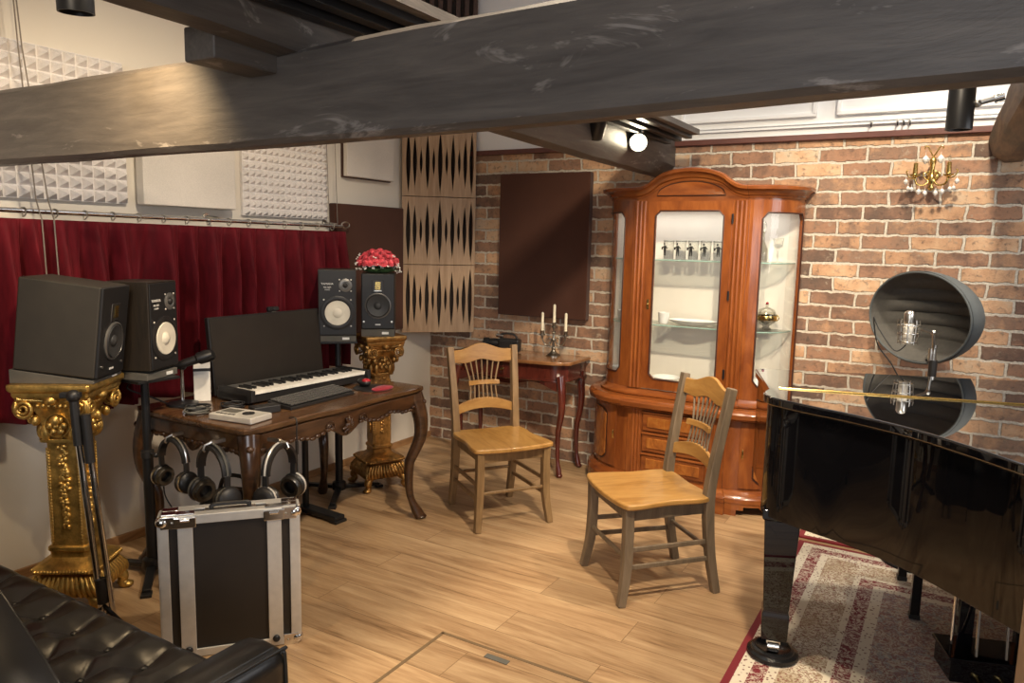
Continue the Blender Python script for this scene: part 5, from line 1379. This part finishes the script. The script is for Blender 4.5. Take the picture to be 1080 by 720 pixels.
# ================================================================== grand piano
pi_ = thing('grand_piano', 'glossy black grand piano with closed lid on the patterned rug', 'piano', (0, 0, 0))
near = [(2.935, -1.80, 0), (2.935, -1.88, 0), (2.975, -1.955, 0), (3.06, -2.005, 0), (3.15, -2.045, 0), (3.26, -2.09, 0), (3.43, -2.19, 0), (3.58, -2.325, 0), (3.72, -2.47, 0), (3.95, -2.66, 0), (4.25, -2.78, 0), (4.95, -2.60, 0)]
np_ = smooth_pts(near, 6)
out = [(p.x, p.y) for p in np_]+[(5.0, -.50), (4.4, -.735), (3.79, -.955), (3.27, -1.145), (2.80, -1.33), (2.785, -1.36)]
cx_, cy_ = 3.9, -1.65
def inset(o):
    n = len(out); R_ = []
    for i in range(n):
        a_, b_, c_ = Vector(out[i-1]), Vector(out[i]), Vector(out[(i+1) % n]); t_ = (c_-a_).normalized(); R_.append((b_.x-t_.y*o, b_.y+t_.x*o))
    return R_
ZL = 1.02; RB, RT = .575, .985
rim_o = inset(.016); rim_i = inset(.052)
n_ = len(rim_o)
vs = [(a, b, RB) for a, b in rim_o]+[(a, b, RT) for a, b in rim_o]+[(a, b, RT) for a, b in rim_i]+[(a, b, RB) for a, b in rim_i]
fs = []
for i in range(n_):
    j = (i+1) % n_
    for q in range(4): fs.append((q*n_+i, q*n_+j, ((q+1) % 4)*n_+j, ((q+1) % 4)*n_+i))
MB().add(vs, fs).build('rim', M['piano'], pi_, bevel=.004, smooth=50)
MB().prism(inset(.05), RB+.03, RB+.07).build('soundboard', M['felt'], pi_)
lid = MB().prism(out, RT+.003, ZL).build('lid', M['pianolid'], pi_, bevel=.007, seg=3, smooth=50)
hA, hB = Vector((2.985, -1.705, ZL)), Vector((4.95, -1.125, ZL))
h0 = Vector((3.0, -1.765, ZL)); hd = (Vector((3.757, -1.552, ZL))-h0); 
hp = h0-hd*.04; he = h0+hd*2.45
MB().bar(hp+Vector((0, 0, .001)), he+Vector((0, 0, .001)), .016, .003).cyl(hp+Vector((0, 0, .0025)), he+Vector((0, 0, .0025)), .0032, n=8).build('brass_hinge', M['brass'], lid)
# beam under the belly and a lip along the rim
MB().bar((3.05, -1.72, RB-.008), (4.7, -1.2, RB-.008), .10, .05).bar((3.4, -1.95, RB-.008), (4.6, -1.8, RB-.008), .10, .05).build('belly_braces', M['felt'], pi_, bevel=.004)
def pleg(x, y, rz):
    T = Matrix.Translation((x, y, 0)) @ Matrix.Rotation(rz, 4, 'Z')
    def sq(w, z): return [(-w/2, -w/2, z), (w/2, -w/2, z), (w/2, w/2, z), (-w/2, w/2, z)]
    o = MB(T).loft([sq(.140, .60), sq(.140, .565), sq(.124, .556), sq(.092, .215), sq(.088, .205), sq(.098, .19), sq(.094, .10), sq(.086, .085)]).build('leg', M['piano'], pi_, bevel=.003)
    MB(T).box((0, 0, .078), (.05, .05, .03)).cyl((-.02, -.012, .052), (.02, -.012, .052), .024).build('caster', M['chrome'], o)
    return T
for x, y, rz, lab in ((3.03, -1.872, .22, 'round black caster cup under the piano leg on the rug border'), (4.72, -2.45, .2, None), (4.72, -.82, .2, None)):
    pleg(x, y, rz)
    if lab is None: continue
    c_ = tag(MB().lathe([(0, .010), (.088, .010), (.095, .016), (.093, .028), (.080, .034), (.078, .042), (.066, .046), (.062, .040), (.03, .030), (0, .030)], 32).build('caster_cup', M['felt'], smooth=40), lab, 'caster cup')
    c_.location = (x, y, 0)
# pedal lyre: two posts, a box with brass pedals and thin brace rods
LZ = .010
ly = MB().bar((3.56, -1.45, .0), (3.56, -1.45, .0001), .001)
bx0, bx1 = Vector((3.585, -1.74, 0)), Vector((3.90, -1.63, 0))
bd = (bx1-bx0).normalized(); bn = Vector((bd.y, -bd.x, 0))
TB = Matrix.Translation((bx0+bx1)/2) @ Matrix.Rotation(math.atan2(bd.y, bd.x), 4, 'Z')
lb = MB(TB).box((0, 0, .105), ((bx1-bx0).length, .16, .085)).build('pedal_box', M['piano'], pi_, bevel=.006)
MB(TB).box((0, 0, .150), ((bx1-bx0).length+.02, .175, .012)).build('box_lid', M['piano'], lb, bevel=.004)
for s in (-1, 1): MB(TB).box((s*.095, .03, .37), (.052, .034, .44)).build('lyre_post', M['piano'], pi_, bevel=.004)
for k in (-1, 0, 1):
    MB(TB).tube([(k*.075, -.06, .085), (k*.075, -.09, .082), (k*.075, -.115, .074), (k*.075, -.130, .070)], [.008, .011, .015, .012], 8).build('pedal', M['brass'], lb, smooth=60)
for (a_, b_) in (((-.135, .02, .155), (-.12, .06, .59)), ((-.085, -.07, .10), (-.045, .06, .59)), ((.01, -.07, .10), (.045, .06, .59)), ((.10, -.07, .10), (.13, .06, .59))):
    MB(TB).cyl(a_, b_, .0052, n=10).build('brace_rod', M['chrome'], pi_)
# bench behind
bn_ = thing('piano_bench', 'black bench with thin square legs behind the piano', 'bench', (3.80, -.985, .010), radians(10))
MB().box((0, 0, .47), (.76, .44, .07)).build('seat_cushion', M['leather'], bn_, bevel=.015, seg=3)
MB().box((0, 0, .42), (.74, .42, .04)).build('seat_frame', M['felt'], bn_, bevel=.003)
for (wx, wy) in ((3.409, -.857), (3.479, -1.249)):
    pass
for sx in (-1, 1):
    for sy in (-1, 1):
        o = MB().bar((sx*.36, sy*.198, .42), (sx*.36, sy*.198, .02), .036, .036, (0, 1, 0)).build('leg', M['felt'], bn_, bevel=.002)
        MB().box((sx*.36, sy*.198, .010), (.042, .042, .02)).build('rubber_foot', M['plasticblack'], o, bevel=.003)

# ================================================================== reflection filter and studio microphone
RFC = Vector((3.360, -.42, 1.215))
rf_ = thing('reflection_filter', 'dark grey dome-shaped vocal reflection filter behind the microphone', 'reflection filter', RFC)
fn = Vector((-.62, -.78, -.05)).normalized()          # opening faces the room
side_ = fn.cross(Vector((0, 0, 1))).normalized(); upv = side_.cross(fn)
def rp(u, v, w): return tuple(side_*u+upv*v+fn*w)
a_, b_, dep = .305, .236, .26
def shell(kx, kz, dd, na=56, nr=14, lo=0.0, ribs=0.0):
    rows = []
    for k in range(nr+1):
        t = k/nr*pi/2; row = []
        for i in range(na+1):
            an = 2*pi*i/na; u = kx*cos(an)*cos(t); v = kz*sin(an)*cos(t); w = -dd*sin(t)
            row.append(rp(u, v, w))
        rows.append(row)
    return rows
MB().grid(shell(a_, b_, dep)).build('outer_shell', M['filtershell'], rf_, smooth=80)
inn = MB()
# ribbed inside: horizontal ridges following the bowl
ai, bi, di = a_-.014, b_-.014, dep-.016
NV, NU = 90, 40
rows = []
for k in range(NV+1):
    v = lerp(-bi, bi, k/NV)*.999; row = []
    wmax = ai*sqrt(max(0, 1-(v/bi)**2))
    rg = .028*abs(sin(v/bi*pi*3.5))**.7
    for i in range(NU+1):
        u = lerp(-wmax, wmax, i/NU)
        q = max(0, 1-(u/ai)**2-(v/bi)**2)
        row.append(rp(u, v, -di*sqrt(q)+rg*min(1, q*3)))
    rows.append(row)
inn.grid(rows).build('ribbed_lining', M['filterfelt'], rf_, smooth=60)
MB().tube([rp((a_-.008)*cos(2*pi*k/72), (b_-.008)*sin(2*pi*k/72), .002) for k in range(72)], .006, 10, True).build('rim_edge', M['filtershell'], rf_, smooth=60)
MB().cyl((.078, -.18, -.19), (.078, -.18, -.13), .012).cyl((.078, -.18, -.15), tuple(Vector(rp(.02, -.225, -.10))), .010).build('mount_bracket', M['nickel'], rf_)
# stand and microphone
st = thing('boom_stand', 'black microphone stand behind the piano holding the reflection filter', 'microphone stand', (3.45, -.60, 0))
MB().cyl((0, 0, .02), (0, 0, 1.0), .0125).build('tube', M['steelblack'], st)
MB().lathe([(0, .010), (.15, .010), (.155, .018), (.145, .030), (.02, .042), (0, .042)], 36).build('base', M['steelblack'], st)
MB().cyl((0, 0, .95), (0, 0, 1.03), .019).build('clutch', M['plasticblack'], st)
mcw = Vector((3.337, -.70, 1.195))
mic = thing('condenser_microphone', 'silver studio condenser microphone in a wire shock mount before the filter', 'microphone', mcw)
MB().lathe([(0, -.085), (.019, -.085), (.021, -.080), (.0225, .010), (.0215, .012), (0, .012)], 28).build('body', M['silver'], mic)
MB().lathe([(0, .012), (.022, .012), (.0235, .016), (.0235, .058), (.020, .068), (.010, .074), (0, .075)], 28).build('grille', M['nickel'], mic, smooth=50)
cg = MB()
for z, r_ in ((-.075, .040), (.005, .048), (-.035, .044)): cg.tube([(r_*cos(k*pi/12), r_*sin(k*pi/12), z) for k in range(24)], .0026, 6, True)
for k in range(8):
    an = k*pi/4; cg.tube([(.040*cos(an), .040*sin(an), -.085), (.048*cos(an), .048*sin(an), .012), (.045*cos(an), .045*sin(an), .03)], .0026, 6)
    cg.tube([(.022*cos(an+.2), .022*sin(an+.2), -.01), (.047*cos(an), .047*sin(an), .005)], .0016, 5)
cg.build('shock_mount', M['nickel'], mic, smooth=60)
j1 = Vector((3.45, -.60, 1.03))-mcw
MB().cyl((.045, .01, -.01), j1+Vector((-.01, -.02, .135)), .007).ball(j1+Vector((-.01, -.02, .135)), .014).cyl(j1+Vector((-.01, -.02, .135)), j1+Vector((0, 0, .02)), .007).ball(j1+Vector((0, 0, .06)), .013).cyl(j1+Vector((0, 0, -.005)), j1+Vector((0, 0, .075)), .012).build('swivel_arm', M['nickel'], mic)
MB().tube(smooth_pts([(0, 0, -.085), (-.05, -.01, -.12), (-.13, .02, -.02), (-.155, .03, .03), (-.13, .04, -.10), (-.06, .06, -.20), (.02, .09, -.35)], 6), .0032, 7).build('cable', M['blackcable'], mic, smooth=60)

# ================================================================== brass wall sconce
sn = thing('wall_sconce', 'gilt two-candle wall sconce with crystal drops on the brick wall', 'sconce', (3.352, -.012, 1.955))
sn.scale = (.88,)*3
MB().lathe([(0, -.10), (.012, -.095), (.018, -.08), (.012, -.065), (.020, -.05), (.026, -.03), (.016, -.01), (.012, .03), (.016, .06), (.020, .085), (.010, .10), (0, .104)], 18, (0, -.055, 0)).build('stem', M['brass'], sn, smooth=60)
MB().lathe([(0, 0), (.032, 0), (.034, .006), (.02, .016), (0, .018)], 20, (0, .0, 0), (0, -1, 0)).cyl((0, -.01, 0), (0, -.055, 0), .007).build('wall_plate', M['brass'], sn)
for s in (-1, 1):
    MB().tube(smooth_pts([(0, -.055, .10), (s*.018, -.06, .135), (s*.035, -.062, .165), (s*.048, -.062, .160), (s*.046, -.062, .148)], 6), .004, 7).build('horn_scroll', M['brass'], sn, smooth=60)
    ar = MB().tube(smooth_pts([(0, -.06, -.02), (s*.035, -.08, -.065), (s*.075, -.10, -.060), (s*.088, -.105, -.025)], 7), .0058, 8)
    ar.tube(smooth_pts([(s*.02, -.07, -.04), (s*.045, -.085, -.01), (s*.03, -.08, .01), (s*.022, -.075, -.008)], 6), .004, 7)
    ar.tube(smooth_pts([(s*.088, -.105, -.03), (s*.118, -.11, -.02), (s*.135, -.11, .012), (s*.125, -.11, .022)], 6), .004, 7)
    ar = ar.build('arm', M['brass'], sn, smooth=60)
    MB().lathe([(0, -.03), (.008, -.028), (.012, -.02), (.028, -.012), (.030, -.006), (.014, -.004), (.013, 0), (0, 0)], 20, (s*.088, -.105, 0)).build('drip_pan', M['brass'], ar)
    MB().lathe([(0, 0), (.014, 0), (.012, .062), (.006, .066), (0, .066)], 18, (s*.088, -.105, 0)).build('candle_sleeve', M['mahogtop'] if False else M['brass'], ar)
    MB().lathe([(.004, .066), (.009, .078), (.008, .092), (.001, .112), (0, .112)], 14, (s*.088, -.105, 0)).build('flame_bulb', M['crystal'], ar, smooth=60)
    for (x_, z_, r_) in ((s*.040, .085, .021), (s*.135, -.045, .014), (s*.120, -.085, .012), (s*.062, -.105, .015), (s*.028, -.115, .014), (s*.1, -.09, .012)):
        if x_ == 0: continue
        MB().lathe([(0, -r_*1.4), (r_*.75, -r_*.6), (r_, 0), (r_*.55, r_*.8), (0, r_*1.2)], 6, (x_, -.095, z_)).cyl((x_, -.095, z_+r_*1.1), (x_, -.095, z_+r_*1.1+.018), .0012, n=5).build('crystal_drop', M['crystalwhite'], sn, smooth=0)
# small hooks on the ledge above the brick
for k, x_ in enumerate((3.035, 3.165, 3.195, 3.225)):
    o = thing('wall_hook', ('small single hook on the white ledge above the brick' if k == 0 else ['', 'first of three small hooks beside the single hook', 'middle of three small hooks on the white ledge', 'last of three small hooks, nearest the can spotlight'][k]), 'hook', (x_, -.016, 2.245), 0, 'small hooks on the ledge above the brick')
    MB().lathe([(0, 0), (.009, 0), (.009, .004), (0, .005)], 12, (0, 0, 0), (0, -1, 0)).build('plate', M['nickel'], o)
    MB().tube([(0, -.004, 0), (0, -.018, -.004), (0, -.024, -.014), (0, -.018, -.024)], .0034, 7).build('hook', M['steelblack'], o)
